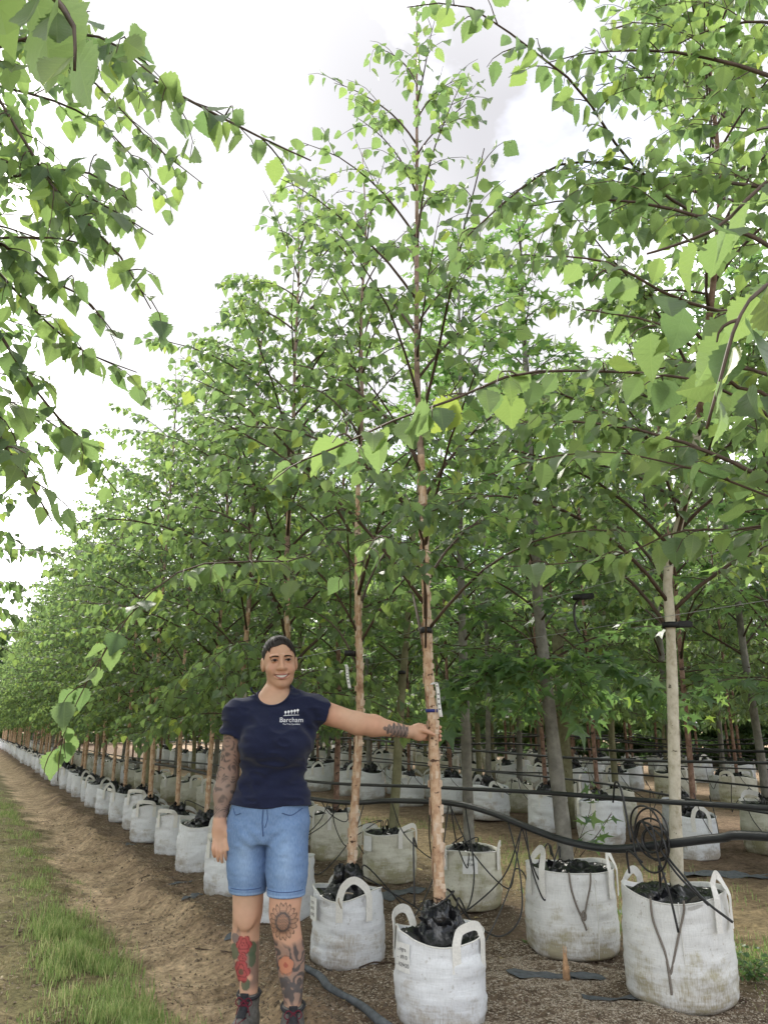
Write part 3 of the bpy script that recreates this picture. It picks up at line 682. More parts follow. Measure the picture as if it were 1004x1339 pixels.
# ------------------------------------------------------------------ trees
HB = {
 'LA': [(-0.8, 2.75, 3.3), (-0.6, 2.5, 3.55), (-0.06, 2.17, 3.37), (0.09, 1.94, 3.1), (0.26, 1.7, 2.82), (0.44, 1.55, 2.64), (0.56, 1.46, 2.54)],
 'LB': [(-0.8, 2.75, 2.9), (-0.7, 2.6, 3.3), (-0.24, 2.41, 3.24), (-0.08, 2.2, 2.93), (0.04, 2.09, 2.69), (0.2, 2.01, 2.51), (0.3, 1.96, 2.33)],
 'LC': [(-0.8, 2.75, 2.4), (-0.7, 2.75, 2.8), (-0.2, 2.66, 2.77), (-0.02, 2.51, 2.57), (0.15, 2.37, 2.37), (0.32, 2.25, 2.27)],
 'LD': [(-0.8, 2.75, 2.7), (-0.6, 2.7, 3.15), (-0.22, 2.57, 3.1), (0.0, 2.38, 2.95), (0.18, 2.22, 2.79), (0.32, 2.18, 2.71)],
 'LE': [(-0.8, 2.75, 3.6), (-0.6, 2.85, 4.1), (-0.18, 2.87, 3.93), (0.11, 2.69, 3.66), (0.34, 2.55, 3.35), (0.52, 2.46, 3.17)],
 'LF': [(-0.8, 2.75, 2.0), (-0.6, 2.5, 2.5), (-0.15, 2.29, 2.39), (0.03, 2.26, 2.18), (0.15, 2.24, 2.05), (0.25, 2.2, 1.99)],
 'LG': [(-0.8, 2.75, 1.8), (-0.6, 2.3, 2.25), (-0.13, 2.02, 2.09), (-0.02, 1.91, 1.88), (0.05, 1.85, 1.77), (0.11, 1.85, 1.68)],
 'LH': [(-0.8, 2.75, 2.2), (-0.6, 2.5, 2.8), (-0.16, 2.33, 2.66), (0.02, 2.27, 2.53), (0.14, 2.18, 2.44), (0.24, 2.16, 2.33)],
 'LJ': [(-0.8, 2.75, 2.3), (-0.4, 2.5, 2.75), (-0.1, 2.3, 2.85), (0.1, 2.1, 2.8), (0.25, 1.95, 2.62)],
 'LK': [(-0.8, 2.75, 3.0), (-0.4, 2.8, 3.5), (-0.05, 2.8, 3.6), (0.2, 2.75, 3.5), (0.42, 2.7, 3.25)],
 'LL': [(-0.8, 2.75, 1.9), (-0.4, 2.9, 2.3), (-0.05, 3.0, 2.4), (0.2, 3.0, 2.3), (0.4, 3.0, 2.1)],
 'LM': [(-0.8, 2.75, 2.5), (-0.5, 2.3, 2.9), (-0.15, 1.9, 2.95), (0.06, 1.65, 2.85), (0.2, 1.5, 2.65)],
 'LI': [(-0.8, 2.75, 1.7), (-0.7, 1.7, 2.1), (-0.25, 0.9, 2.05), (-0.06, 0.68, 1.93), (0.0, 0.59, 1.82), (0.01, 0.56, 1.74)],
 'RA': [(2.79, 1.92, 3.53), (2.47, 1.88, 3.44), (2.19, 1.83, 3.34), (1.92, 1.74, 3.3), (1.57, 1.58, 3.3), (1.33, 1.52, 3.29), (1.1, 1.56, 3.4), (0.92, 1.62, 3.36)],
 'RB': [(2.75, 1.98, 3.41), (2.3, 1.88, 3.35), (2.01, 1.81, 3.33), (1.69, 1.78, 3.21), (1.45, 1.73, 3.0), (1.26, 1.78, 2.79), (1.14, 1.89, 2.64)],
 'RC': [(2.81, 1.9, 3.95), (2.4, 1.78, 3.88), (2.11, 1.74, 3.75), (1.86, 1.79, 3.64)],
 'NJ': [(2.05, 1.2, 1.5), (1.75, 1.15, 1.92), (1.57, 1.16, 2.02), (1.4, 1.18, 2.04), (1.2, 1.23, 2.03), (0.98, 1.24, 1.98), (0.82, 1.24, 1.89), (0.67, 1.23, 1.81), (0.53, 1.21, 1.72), (0.47, 1.23, 1.69)],
 'NK': [(2.05, 1.2, 1.4), (1.75, 1.16, 1.72), (1.6, 1.21, 1.81), (1.5, 1.3, 1.87), (1.38, 1.41, 1.92), (1.28, 1.57, 1.93), (1.17, 1.64, 1.89)],
 'NL': [(2.05, 1.2, 1.35), (1.8, 1.2, 1.69), (1.68, 1.31, 1.72), (1.64, 1.44, 1.74), (1.61, 1.59, 1.71), (1.52, 1.75, 1.7), (1.39, 1.88, 1.7)],
 'NM': [(2.05, 1.2, 1.6), (1.4, .75, 2.0), (1.0, .56, 1.92), (0.84, 0.51, 1.78), (0.71, 0.48, 1.69), (0.64, 0.46, 1.62), (0.6, 0.45, 1.56), (0.58, 0.46, 1.5)],
 'NN': [(2.05, 1.2, 1.65), (1.6, .9, 2.0), (1.24, 0.76, 1.97), (1.1, 0.79, 1.93), (0.96, 0.8, 1.93), (0.85, 0.82, 1.97), (0.78, 0.85, 1.98)],
 'NO': [(2.05, 1.2, 1.5), (1.36, 0.87, 1.79), (1.2, 0.88, 1.85), (1.08, 0.87, 1.9), (1.01, 0.89, 1.94), (0.93, 0.98, 1.99)],
 'NP': [(2.05, 1.2, 1.8), (1.5, .8, 2.2), (1.12, 0.66, 2.13), (1.03, 0.67, 2.07), (0.94, 0.68, 1.98), (0.84, 0.69, 1.92), (0.81, 0.71, 1.91)],
 'TA': [(2.0, 4.3, 1.85), (1.61, 3.53, 2.23), (1.26, 3.21, 1.97), (0.9, 2.85, 1.85), (0.62, 2.67, 1.77), (0.44, 2.58, 1.61), (0.32, 2.59, 1.39), (0.26, 2.62, 1.21), (0.26, 2.66, 1.07)],
 'TB': [(1.995, 3.39, 1.75), (1.77, 3.02, 2.09), (1.46, 2.69, 2.15), (1.14, 2.39, 2.17), (0.93, 2.17, 2.09), (0.76, 2.06, 1.98), (0.66, 2.02, 1.88)],
 'TC': [(1.995, 3.39, 1.6), (1.81, 3.07, 1.88), (1.52, 2.73, 1.93), (1.25, 2.42, 1.9), (1.12, 2.28, 1.8), (1.07, 2.23, 1.68)],
}
def hb(k, base, n=14): return smooth_path(np.array(HB[k]) - np.array(base), n)
sparse = dict(BIRCH, twig=.22, gap=.085, sp=.038, leaf=.070, bare=.32, hang=1.1)
nearst = dict(BIRCH, twig=.18, gap=.12, sp=.044, leaf=.080, bare=.35, hang=1.0)
closest = dict(BIRCH, twig=.07, gap=.30, sp=.045, leaf=.085, bare=.55, hang=1.1)
def st(d, **k): return dict(d, **k)

def low_limbs(seed, n, z, L_, style):
    rr = np.random.default_rng(seed); return [(arc(rr, (0, 0, z+rr.uniform(-.12, .2)), k*6.283/n+rr.normal(0, .3), rr.uniform(.1, .5), L_*rr.uniform(.7, 1.1), rr.uniform(.7, 1.2), 9), .005, style) for k in range(n)]

# the birch the woman holds
B0 = np.array([2.04, 3.37, 0.])
t1p = np.array([(2.045, 3.367, 0), (2.04, 3.369, .411), (2.024, 3.377, 1.23), (2.007, 3.386, 1.488), (1.995, 3.392, 2.408), (1.974, 3.403, 3.168), (1.985, 3.40, 4.2), (2.0, 3.391, 5.75)]) - B0
r = np.random.default_rng(101)
sk = tree_skeleton(r, 5.7, 1.5, 1.55, .0265, 27, st(BIRCH, twig=.40, leaf=.082, sp=.046, gap=.15, bare=.25), t1p, el=(.85, 1.2), droop=(.5, 1.15), tpr=.66, lmin=.25, topf=.9, extra=[(hb('TB', B0), .007, sparse), (hb('TC', B0), .006, sparse)])
tree1 = build_tree('birch_tree', 'slim peeling orange birch whose trunk the woman holds with one hand', 'birch tree', 'birches of the front row', tuple(B0), r, sk, M_BARK_N, 'birch', 300, M_BARK_UP, 2.5, 260)
B0 = np.array([2.01, 4.31, 0.])
r = np.random.default_rng(102)
sk = tree_skeleton(r, 5.3, 1.5, 1.5, .0255, 28, st(BIRCH, twig=.40, leaf=.082, sp=.046, gap=.15, bare=.25), None, el=(.85, 1.2), droop=(.5, 1.15), tpr=.66, lmin=.25, topf=.9, extra=[(hb('TA', B0, 18), .0045, st(sparse, leaf=.085, sp=.06))])
tree2 = build_tree('birch_tree', 'peeling birch with white tag behind the woman\'s outstretched arm', 'birch tree', 'birches of the front row', tuple(B0), r, sk, M_BARK_N, 'birch', 300, M_BARK_UP, 2.5, 160)
# pale birch, leaning above the wire
B0 = np.array([3.2, 3.05, 0.])
rp = np.array([(3.21, 3.06, 0), (3.22, 3.045, .45), (3.22, 2.969, 1.23), (3.22, 2.924, 1.736), (3.22, 2.905, 2.02), (3.22, 2.806, 2.25), (3.22, 2.66, 2.577), (3.18, 2.46, 3.17), (3.08, 2.2, 3.84), (3.05, 2.13, 4.6), (3.05, 2.05, 5.4)]) - B0
r = np.random.default_rng(103)
sk = tree_skeleton(r, 5.4, 1.7, 1.5, .033, 44, st(BIRCH, leaf=.08), rp, tpr=.5, extra=[(hb('RA', B0), .008, sparse), (hb('RB', B0), .008, sparse), (hb('RC', B0), .007, sparse)])
treeR = build_tree('birch_tree', 'smooth pale cream birch with kinked leaning trunk in stained bag', 'birch tree', None, tuple(B0), r, sk, M_BARK_W, 'birch', 300, M_BARK_R, 3.0)
# sweetgum beside it
B0 = np.array([3.28, 3.96, 0.])
r = np.random.default_rng(104)
mp_ = np.array([(3.29, 3.93, 0), (3.29, 3.95, .39), (3.29, 4.028, 1.23), (3.29, 4.09, 1.97), (3.29, 4.09, 2.5), (3.28, 4.08, 3.6), (3.28, 4.05, 5.2)]) - B0
low = [(arc(r, mp_[2]+np.array([0, 0, .32]), a, .35, .85, 1.5, 9), .006, st(GUM, leaf=.115, gap=.055, sp=.035)) for a in (-2.8, -2.3, -1.8, -1.3, -.9, .4, 1.2, 1.8, 2.4)]
low += [(smooth_path(np.array([[0.05, -.02, .47], [.10, -.06, .62], [.13, -.12, .78], [.14, -.10, .98]]), 8), .003, st(GUM, leaf=.085, bare=.2, twig=.16)), (smooth_path(np.array([[0.1, -.02, .47], [.18, -.1, .6], [.25, -.16, .72]]), 8), .003, st(GUM, leaf=.08, bare=.2, twig=.14))]
sk = tree_skeleton(r, 5.2, 1.45, 1.0, .050, 36, GUM, mp_, el=(.6, 1.0), droop=(.2, .8), extra=low)
treeM = build_tree('sweetgum_tree', 'grey barked tree with dark star shaped leaves in bag with knotted cord', 'tree', None, tuple(B0), r, sk, M_BARK_G, 'gum', 300, None, None)
# near birch just outside the picture, its limbs reach in from the right
B0 = np.array([2.05, 1.2, 0.])
r = np.random.default_rng(105)
ex = [(hb('NJ', B0, 20), .0055, st(nearst, leaf=.078)), (hb('NK', B0), .005, nearst), (hb('NL', B0), .005, nearst), (hb('NM', B0, 16), .004, st(closest, leaf=.082, sp=.028, hang=1.4)), (hb('NN', B0), .006, st(nearst, twig=.09, leaf=.075)), (hb('NO', B0), .006, st(nearst, twig=.1)), (hb('NP', B0), .005, st(closest, leaf=.085, sp=.036))]
skip = lambda az, z: (math.cos(az-math.atan2(-1.6, -.6)) > .6)       # limbs towards the photographer have been tied back
sk = tree_skeleton(r, 5.2, 1.6, 1.3, .028, 38, BIRCH, None, el=(.8, 1.1), droop=(.5, 1.2), extra=ex, az_skip=skip)
treeN = build_tree('birch_tree', 'birch with large near leaves on long arching limbs over the pipes', 'birch tree', 'birches of the front row', tuple(B0), r, sk, M_BARK_N, 'birch', 300, M_BARK_UP, 2.5, 0)
bN = place(protos_w[0], (2.05, 1.2, gz(2.05, 1.2)), .4, 1.0, 'white woven bag holding a birch in the row along the dirt path', G1)
# near birch on the other side of the track
B0 = np.array([-0.8, 2.75, 0.])
r = np.random.default_rng(106)
ex = [(hb(k, B0), .008 if k != 'LI' else .006, st(sparse, bare=.38, twig=.32, gap=.095, leaf=.076) if k != 'LI' else st(closest, bare=.72, gap=.5, sp=.03, leaf=.10, hang=1.4)) for k in ('LA', 'LB', 'LC', 'LD', 'LE', 'LF', 'LG', 'LH', 'LJ', 'LK', 'LL', 'LM', 'LI')]
sk = tree_skeleton(r, 5.6, 1.7, 1.45, .033, 40, BIRCH, None, el=(.7, 1.0), extra=ex, az_skip=lambda az, z: math.cos(az-2.6) > .8 and z < 2.4)
treeL = build_tree('birch_tree', 'birch across the track hanging its leafy limbs in front of the bright sky', 'birch tree', None, tuple(B0), r, sk, M_BARK_N, 'birch', 300, M_BARK_UP, 2.5, 0)
# two of the second row that show well
def simple(name, label, loc, seed, H, z0, spread, tr, nb, style, bk, kind, lean=(0, 0), hero=0, up=None, split=2.4, peel=0, group=None, el=(.75, 1.05), droop=(.7, 1.35), leaf_m=None, lowz=0):
    r = np.random.default_rng(seed); k = np.linspace(0, 1, 8)
    tp = np.stack([lean[0]*k + np.cumsum(r.normal(0, .015, 8)), lean[1]*k + np.cumsum(r.normal(0, .015, 8)), k*H], 1); tp -= tp[0]*np.array([1, 1, 0])
    sk = tree_skeleton(r, H, z0, spread, tr, nb, style, tp, el=el, droop=droop, tpr=.62, extra=low_limbs(seed+7, 7, lowz, .95, style) if lowz else ())
    return build_tree(name, label, 'birch tree' if kind == 'birch' else 'tree', group, loc, r, sk, bk, kind, hero, up, split, peel, leaf_m=leaf_m)
simple('nursery_tree', 'straight dark grey trunk in the yellowed bag right behind the held birch', (3.33, 5.07, 0), 111, 5.6, 1.7, 1.1, .042, 34, GUM, M_BARK_G, 'gum', hero=150, el=(.6, 1.0), droop=(.3, .9))
simple('nursery_tree', 'olive green trunk leaning out of a yellowed bag behind the woman\'s arm', (3.26, 6.18, 0), 112, 5.4, 1.7, 1.1, .042, 34, GUM, M_BARK_O, 'gum', lean=(.55, .1), el=(.6, 1.0), droop=(.3, .9))
simple('birch_tree', 'birch with slim shaded trunk in the bag behind the woman', (3.3, 7.38, 0), 113, 5.4, 1.7, 1.1, .03, 38, BIRCH, M_BARK_R, 'birch', lowz=1.4)

GT1 = 'birches of the front row'
PB = [simple('birch_tree', 'peeling orange birch in the long front row of white bags', (0, 0, 0), 200+k, 5.3+.2*k, 1.45, 1.5, .0245+.001*k, 36, st(BIRCH, leaf=.084, sp=.048, gap=.13), M_BARK_N, 'birch', lean=(.05*k-.1, .04), up=M_BARK_UP, peel=60, group=GT1, lowz=1.42) for k in range(4)]
PR = [simple('birch_tree', 'x', (0, 0, 0), 220+k, 5.4, 1.55, 1.35, .024, 34, st(BIRCH, leaf=.095, sp=.062, gap=.15), M_BARK_R, 'birch', lean=(.1*k-.1, .0), lowz=1.35) for k in range(2)]
PG = [simple('nursery_tree', 'x', (0, 0, 0), 230+k, 5.6, 1.55, 1.3, .038, 34, st(GUM, leaf=.13, sp=.065, gap=.15), [M_BARK_O, M_BARK_G][k], 'gum', lean=(.0, .1*k), el=(.7, 1.1), droop=(.2, .7), lowz=1.35) for k in range(2)]
r = np.random.default_rng(300)
LBW = 'white woven bag holding a birch in the row along the dirt path'
LTW = 'peeling orange birch in the long front row of white bags'
ORD = 'first second third fourth fifth sixth seventh eighth ninth tenth eleventh twelfth thirteenth fourteenth fifteenth sixteenth'.split()
y = 5.36; k = 0
far = ('body', 'liner', 'handle')
while y < 58:
    x = 2.0 + r.normal(0, .03); sc = r.uniform(.94, 1.06)
    place(protos_w[int(r.integers(0, 4))], (x, y, gz(x, y)), r.uniform(-.5, .5), sc, ('white woven bag, %s beyond the woman in the front row' % ORD[k]) if k < 16 else 'small far white bag in the distant part of the front row', G1, None if y < 12 else far)
    place(PB[(k*3+int(r.integers(0, 2))) % 4], (x, y, 0), r.uniform(0, 6.28), r.uniform(.88, 1.14), ('peeling orange birch, %s beyond the woman in the front row' % ORD[k]) if k < 16 else 'distant birch far along the front row of white bags', GT1)
    y += 1.03 if y < 9 else r.uniform(.98, 1.12); k += 1
y = 8.5; k = 0
while y < 50:
    x = 3.28 + r.normal(0, .04)
    place([protos_y[0], protos_y[1], protos_w[1]][int(r.integers(0, 3))], (x, y, gz(x, y)), r.uniform(-.6, .6), r.uniform(.95, 1.15), 'planter bag in the second row, just behind the front row of bags', 'planter bags of the second row', None if y < 11 else far)
    c = int(r.integers(0, 3))
    place([PR[0], PG[0], PG[1]][c], (x, y, 0), r.uniform(0, 6.28), r.uniform(.92, 1.08), ['slim birch of the second row behind the front row', 'olive trunked star leaved tree of the second row', 'grey trunked star leaved tree of the second row'][c], 'trees of the second row')
    y += r.uniform(1.05, 1.25); k += 1
# beds behind, in pairs of rows
for j, (xr, y1) in enumerate(((6.4, 32), (7.55, 30), (10.7, 34), (11.85, 32), (15.0, 36), (16.15, 36))):
    y = .73*xr - 1.2 + r.uniform(0, .5)
    while y < y1:
        x = xr + r.normal(0, .06)
        bed = ['first', 'first', 'second', 'second', 'third', 'third'][j]
        place([protos_w[2], protos_w[3], protos_w[0], protos_y[0]][int(r.integers(0, 4))], (x, y, gz(x, y)), r.uniform(0, 6.28), r.uniform(1.0, 1.3), 'white bag in the %s bed of trees beyond the grassy gap' % bed, 'planter bags of the %s bed beyond the gap' % bed, far)
        c = int(r.integers(0, 5))
        p = [PR[0], PR[1], PR[0], PG[0], PG[1]][c]
        place(p, (x, y, 0), r.uniform(0, 6.28), r.uniform(1.08, 1.3), ['slim red brown birch in the %s bed beyond the grassy gap', 'olive trunked star leaved tree in the %s bed beyond the grassy gap', 'grey trunked star leaved tree in the %s bed beyond the grassy gap'][0 if c < 3 else c-2] % bed, 'trees of the %s bed beyond the gap' % bed)
        y += r.uniform(1.0, 1.3)
# row across the track
y = 3.9
while y < 46:
    x = -0.92 + r.normal(0, .05)
    place(protos_w[int(r.integers(0, 4))], (x, y, gz(x, y)), r.uniform(0, 6.28), 1.0, 'white bag in the row on the other side of the grass track', 'bags across the track', far)
    place(PB[int(r.integers(0, 4))], (x, y, 0), r.uniform(0, 6.28), r.uniform(.92, 1.1), 'birch in the row on the other side of the grass track', 'birches across the track')
    y += 1.12
place(protos_w[1], (-0.8, 2.75, gz(-0.8, 2.75)), 0, 1.0, 'white bag in the row on the other side of the grass track', 'bags across the track', far)
# boundary trees far behind
HS = dict(twig=.55, sp=.06, leaf=.25, gap=.15, hang=.5, bare=.05)
PH_ = [simple('boundary_tree', 'x', (0, 0, 0), 240+k, 6.6, .1, 1.9, .09, 66, HS, M_BARK_G, 'birch', el=(.3, 1.0), droop=(.2, .7), leaf_m=M_HEDGE) for k in range(2)]
for k in range(40):
    place(PH_[k % 2], (21.5+1.3*(k % 2)+r.normal(0, .3), 12.5+k*1.2, 0), r.uniform(0, 6.28), r.uniform(.85, 1.15), 'dense dark green tree in the boundary line behind the last bed', 'trees of the boundary line')
for k in range(22):
    place(PH_[k % 2], (-10+k*1.6, 64+r.normal(0, 1.5), 0), r.uniform(0, 6.28), r.uniform(1.0, 1.25), 'dense dark green tree closing the far end of the rows', 'trees at the far end of the rows')

# ------------------------------------------------------------------ pipes, wires, posts, tubes, ties, tags
def tube_thing(name, pts, rad, m_, label, cat, group=None, n=60, seg=8):
    mb = MB(); mb.add(*tube(smooth_path(pts, n), rad, seg)); return tag(link(name, mb.mesh(name, m_)), label, cat, group)
pA = [(2.93, 44, .55), (2.95, 30, .6), (2.95, 18, .62), (2.95, 10.583, .74), (2.95, 7.32, .725), (2.95, 4.999, .816), (2.95, 3.785, .864), (2.95, 2.905, .886), (2.95, 2.264, .906), (2.95, 1.0, .92)]
pB = [(2.9, 44, .45), (2.9, 30, .5), (2.9, 18, .55), (2.9, 12.543, .629), (2.9, 7.185, .584), (2.9, 5.365, .698), (2.9, 4.619, .741), (2.9, 4.181, .723), (2.9, 3.806, .675), (2.9, 3.48, .641), (2.9, 3.137, .646), (2.9, 2.786, .71), (2.9, 2.482, .771), (2.9, 2.242, .804), (2.9, 1.0, .86)]
tube_thing('irrigation_pipe', pA, .0125, M_PIPE, 'upper straight black irrigation pipe crossing behind the held birch', 'pipe', None, 140, 10)
tube_thing('irrigation_pipe', pB, .019, M_PIPE, 'thick sagging black irrigation pipe dipping in front of the cord bag', 'pipe', None, 160, 12)
for j, xr in enumerate((6.2, 7.35, 10.5, 11.65, 14.8, 15.95)):
    for q, z in enumerate((.62, .95)):
        yy = np.arange(.73*xr-2.5, 40, 2.4); pts = [(xr+r.normal(0, .02), a, z + r.normal(0, .045)) for a in yy]
        tube_thing('irrigation_pipe', pts, .016 if q else .012, M_PIPE, '%s black pipe strung along the %s row of the %s bed beyond the gap' % (['lower', 'upper'][q], ['front', 'back'][j % 2], ['first', 'second', 'third'][j//2]), 'pipe', 'pipes in the beds behind', 70, 6)
wy = np.linspace(1.2, 44, 12)
tube_thing('support_wire', [(3.05, a, 2.035-.016*(a-2.1)+.012*math.sin(a)) if a < 5 else (3.05, a, 1.97+.012*math.sin(a)) for a in wy], .0022, M_WIRE, 'taut steel wire holding the pale birch and its neighbours', 'wire', None, 90, 5)
tube_thing('support_wire', [(3.1, a, 1.765+.012*math.sin(a*1.3)) for a in wy], .0018, M_WIRE, 'thin slack green wire just below the tree ties', 'wire', None, 90, 5)
tube_thing('support_wire', [(1.97, a, 1.70+.012*math.sin(a*1.1)) for a in np.linspace(4.3, 56, 12)], .002, M_WIRE, 'wire strung along the tops of the front row trunks', 'wire', None, 60, 4)
def post(x, y, hgt, rad, label):
    rr = np.random.default_rng(int(x*100+y*7)); z = np.linspace(0, hgt, 8); P = np.stack([x+.006*rr.normal(0, 1, 8), y+.006*rr.normal(0, 1, 8), z], 1)
    root = empty('wooden_post', (x, y, 0), 0, label, 'post'); P = P-np.array([x, y, 0])
    mb = MB(); mb.add(*tube(P, rad*(1+.03*rr.normal(0, 1, 8)), 14)); link('pole', mb.mesh('pole', M_BARK_O), root)
    mb = MB(); th = np.linspace(0, 6.3, 20); mb.add(*tube(np.stack([(rad+.004)*np.cos(th), (rad+.004)*np.sin(th), np.full(20, hgt-.3)], 1), .003, 4)); link('wire_loop', mb.mesh('wire_loop', M_WIRE), root)
post(2.63, 8.9, 2.3, .055, 'olive green wooden post between the first two rows of bags')
post(2.63, 13.2, 2.3, .055, 'dark wooden post further along between the first two rows')
post(6.9, 8.2, 2.5, .075, 'thick greenish post in the first bed beyond the gap')
post(9.3, 5.9, 2.6, .075, 'thick greenish post beyond the white bags near the pale birch')

def drip(p0, p1, sagz, side, label, group='drip tubes from pipe to bag', loop=False, rad=.0042):
    p0 = np.array(p0); p1 = np.array(p1); mid = (p0+p1)/2; s = np.array(side)
    q0 = p0*.85+p1*.15+s*.4; q1 = p0*.35+p1*.65+s*.9
    pts = [p0, np.array([q0[0], q0[1], sagz+.45*(p0[2]-sagz)]), np.array([mid[0]+s[0], mid[1]+s[1], sagz]), np.array([q1[0], q1[1], sagz+.4*(p1[2]-sagz)]), p1*.93+mid*.07+np.array([0, 0, .05]), p1]
    if loop:
        c = pts[2]; pts = pts[:2] + [c+np.array([.0, .12, .02]), c+np.array([.02, .05, .14]), c+np.array([-.02, -.1, .12]), c+np.array([0, -.08, -.02])] + pts[3:]
    mb = MB(); mb.add(*tube(smooth_path(pts, 44), rad, 6)); return tag(link('drip_tube', mb.mesh('drip_tube', M_TUBE)), label, 'hose', group)
def pz(y_): return np.interp(y_, [p[1] for p in pB[::-1]], [p[2] for p in pB[::-1]])
LD_ = 'thin black drip tube looping from the thick pipe into a planter bag'
r = np.random.default_rng(55)
for bx, by, bh, cnt in ((2.04, 3.37, .40, 1), (2.01, 4.31, .40, 2), (3.28, 3.96, .48, 3), (3.33, 5.07, .40, 3), (3.26, 6.18, .40, 3), (3.3, 7.38, .42, 2), (2.0, 5.36, .44, 1), (2.0, 6.39, .44, 2), (2.0, 7.42, .44, 2), (2.0, 8.45, .44, 2)):
    for _ in range(cnt):
        ys = by + r.uniform(-.5, .7); a = r.uniform(0, 6.28)
        drip((2.9, ys, pz(ys)-.015), (bx+.08*math.cos(a), by+.08*math.sin(a), bh), r.uniform(.12, .42), (r.uniform(-.12, .1), r.uniform(-.22, .22), 0), LD_, loop=r.uniform() < .35)
# hand laid ones: stem from the pipe to the held birch and the wide hoop
tube_thing('drip_tube', [(2.9, 4.45, .72), (2.72, 4.1, .42), (2.5, 3.85, .28), (2.25, 3.6, .42), (2.06, 3.28, .50), (1.97, 3.26, .46), (1.95, 3.30, .44)], .0045, M_TUBE, 'black tube coming from the pipe and lying over the held birch bag liner', 'hose', None, 60, 6)
tube_thing('drip_tube', [(2.9, 4.0, .7), (2.86, 3.85, .45), (2.78, 3.75, .24), (2.6, 3.7, .17), (2.35, 3.6, .30), (2.16, 3.46, .46), (2.08, 3.40, .49)], .0045, M_TUBE, 'black tube hanging in a wide hoop between held birch and cord bag', 'hose', None, 60, 6)
tube_thing('drip_tube', [(1.90, 3.36, .44), (1.905, 3.37, .55), (1.92, 3.40, .70), (1.935, 3.42, .72), (1.95, 3.42, .68)], .004, M_TUBE, 'short stiff black tube standing upright in the held birch bag', 'hose', None, 20, 6)
for xr, y0, y1 in ((6.2, 5, 13), (7.4, 5, 11), (10.5, 8, 13)):
    for yy in np.arange(y0, y1, .55):
        if r.uniform() < .75: drip((xr, yy, .62), (xr+.25+r.normal(0, .05), yy+r.uniform(-.4, .4), .52), r.uniform(.2, .4), (r.uniform(-.1, .1), r.uniform(-.2, .2), 0), 'thin black drip tube hanging from the pipes of the beds beyond the gap', 'drip tubes beyond the gap')
# coil of spare tube hung on the thick pipe
mb = MB(); cc = np.array([2.865, 2.83, .70]); th = np.linspace(0, 2*math.pi*5.2, 170)
rg = np.random.default_rng(9); rad_ = .072 + .022*np.sin(th*.31) + .018*np.sin(th*.77+1)
cp = np.stack([cc[0]-.005+.022*np.sin(th*.5), cc[1]+rad_*1.15*np.cos(th), cc[2]+.03+rad_*1.15*np.sin(th)], 1)
cp[:, 2] += .03*np.sin(th*.17+.5); cp[:, 1] += .025*np.sin(th*.23)
mb.add(*tube(cp, .0048, 6))
def ends(pts): mb.add(*tube(smooth_path(pts, 30), .0055, 6))
ends([cp[-1], (2.85, 2.86, .80), (2.84, 2.80, .78), (2.84, 2.78, .66), (2.86, 2.75, .5), (2.87, 2.73, .36)])
ends([(2.86, 2.93, .72), (2.85, 2.88, .80), (2.84, 2.82, .76), (2.88, 2.72, .60), (2.95, 2.62, .48)])
ends([(2.86, 2.90, .62), (2.85, 2.98, .66), (2.86, 2.99, .56)])
ends([(2.86, 2.74, .66), (2.85, 2.68, .62), (2.86, 2.56, .52), (2.9, 2.46, .45)])
ends([(2.86, 2.96, .70), (2.88, 3.02, .92), (2.9, 3.08, .96), (2.95, 3.16, .86)])
ends([(2.86, 2.80, .62), (2.9, 2.84, .52), (3.0, 2.95, .50), (3.1, 3.0, .54)])
tag(link('hose_coil', mb.mesh('hose_coil', M_TUBE)), 'coil of black tube hung over the thick pipe with loose ends dangling', 'hose')

def tie(loc, rad, label, tail=False, zrot=0.):
    root = empty('tree_tie', loc, zrot, label, 'tree tie'); th = np.linspace(0, 6.2832, 26)
    P = np.stack([(rad+.012)*np.cos(th)+.0, (rad+.006)*np.sin(th), np.zeros(26)], 1); mb = MB(); mb.add(*strip(P, np.tile([0, 0, 1.], (26, 1)), .03, .005)); link('strap', mb.mesh('strap', M_TIE), root)
    bm = bmesh.new(); bmesh.ops.create_cube(bm, size=1); bmesh.ops.scale(bm, vec=(.075, .03, .034), verts=bm.verts); bmesh.ops.bevel(bm, geom=bm.edges[:], offset=.006, segments=2, affect='EDGES'); bmesh.ops.translate(bm, vec=(rad+.04, 0, .002), verts=bm.verts)
    me = bpy.data.meshes.new('buckle'); bm.to_mesh(me); bm.free(); me.materials.append(M_TIE); link('buckle', me, root)
    if tail:
        P = smooth_path([(rad+.0, .01, 0), (rad-.04, .015, -.05), (rad-.045, .02, -.14), (rad-.02, .02, -.21), (rad+.04, .02, -.225)], 20); mb = MB(); mb.add(*strip(P, np.tile([.3, 1, 0.], (20, 1)), .024, .003)); link('tail', mb.mesh('tail', M_TIE), root)
    return root
tie((3.22, 2.92, 1.745), .030, 'black rubber tie strapped round the pale birch at the wire', False, -.9)
tie((3.05, 3.43, 1.955), .016, 'loose black tie with dangling tail hooked on the wire', True, -.9)
tie((2.0, 3.39, 1.70), .022, 'small dark tie round the held birch above the hand', False, .8)
tie((2.0, 4.31, 1.66), .022, 'small dark tie round the tagged birch behind the arm', False, .6)
for k, (x, y, z) in enumerate(((2.0, 6.39, 1.68), (3.34, 5.07, 1.72), (3.40, 6.2, 1.70))):
    tie((x, y, z), .024, ['dark tie on the first front row trunk past the woman', 'dark tie on the straight grey trunk behind the held birch', 'dark tie on the leaning olive trunk'][k], False, .5*k)
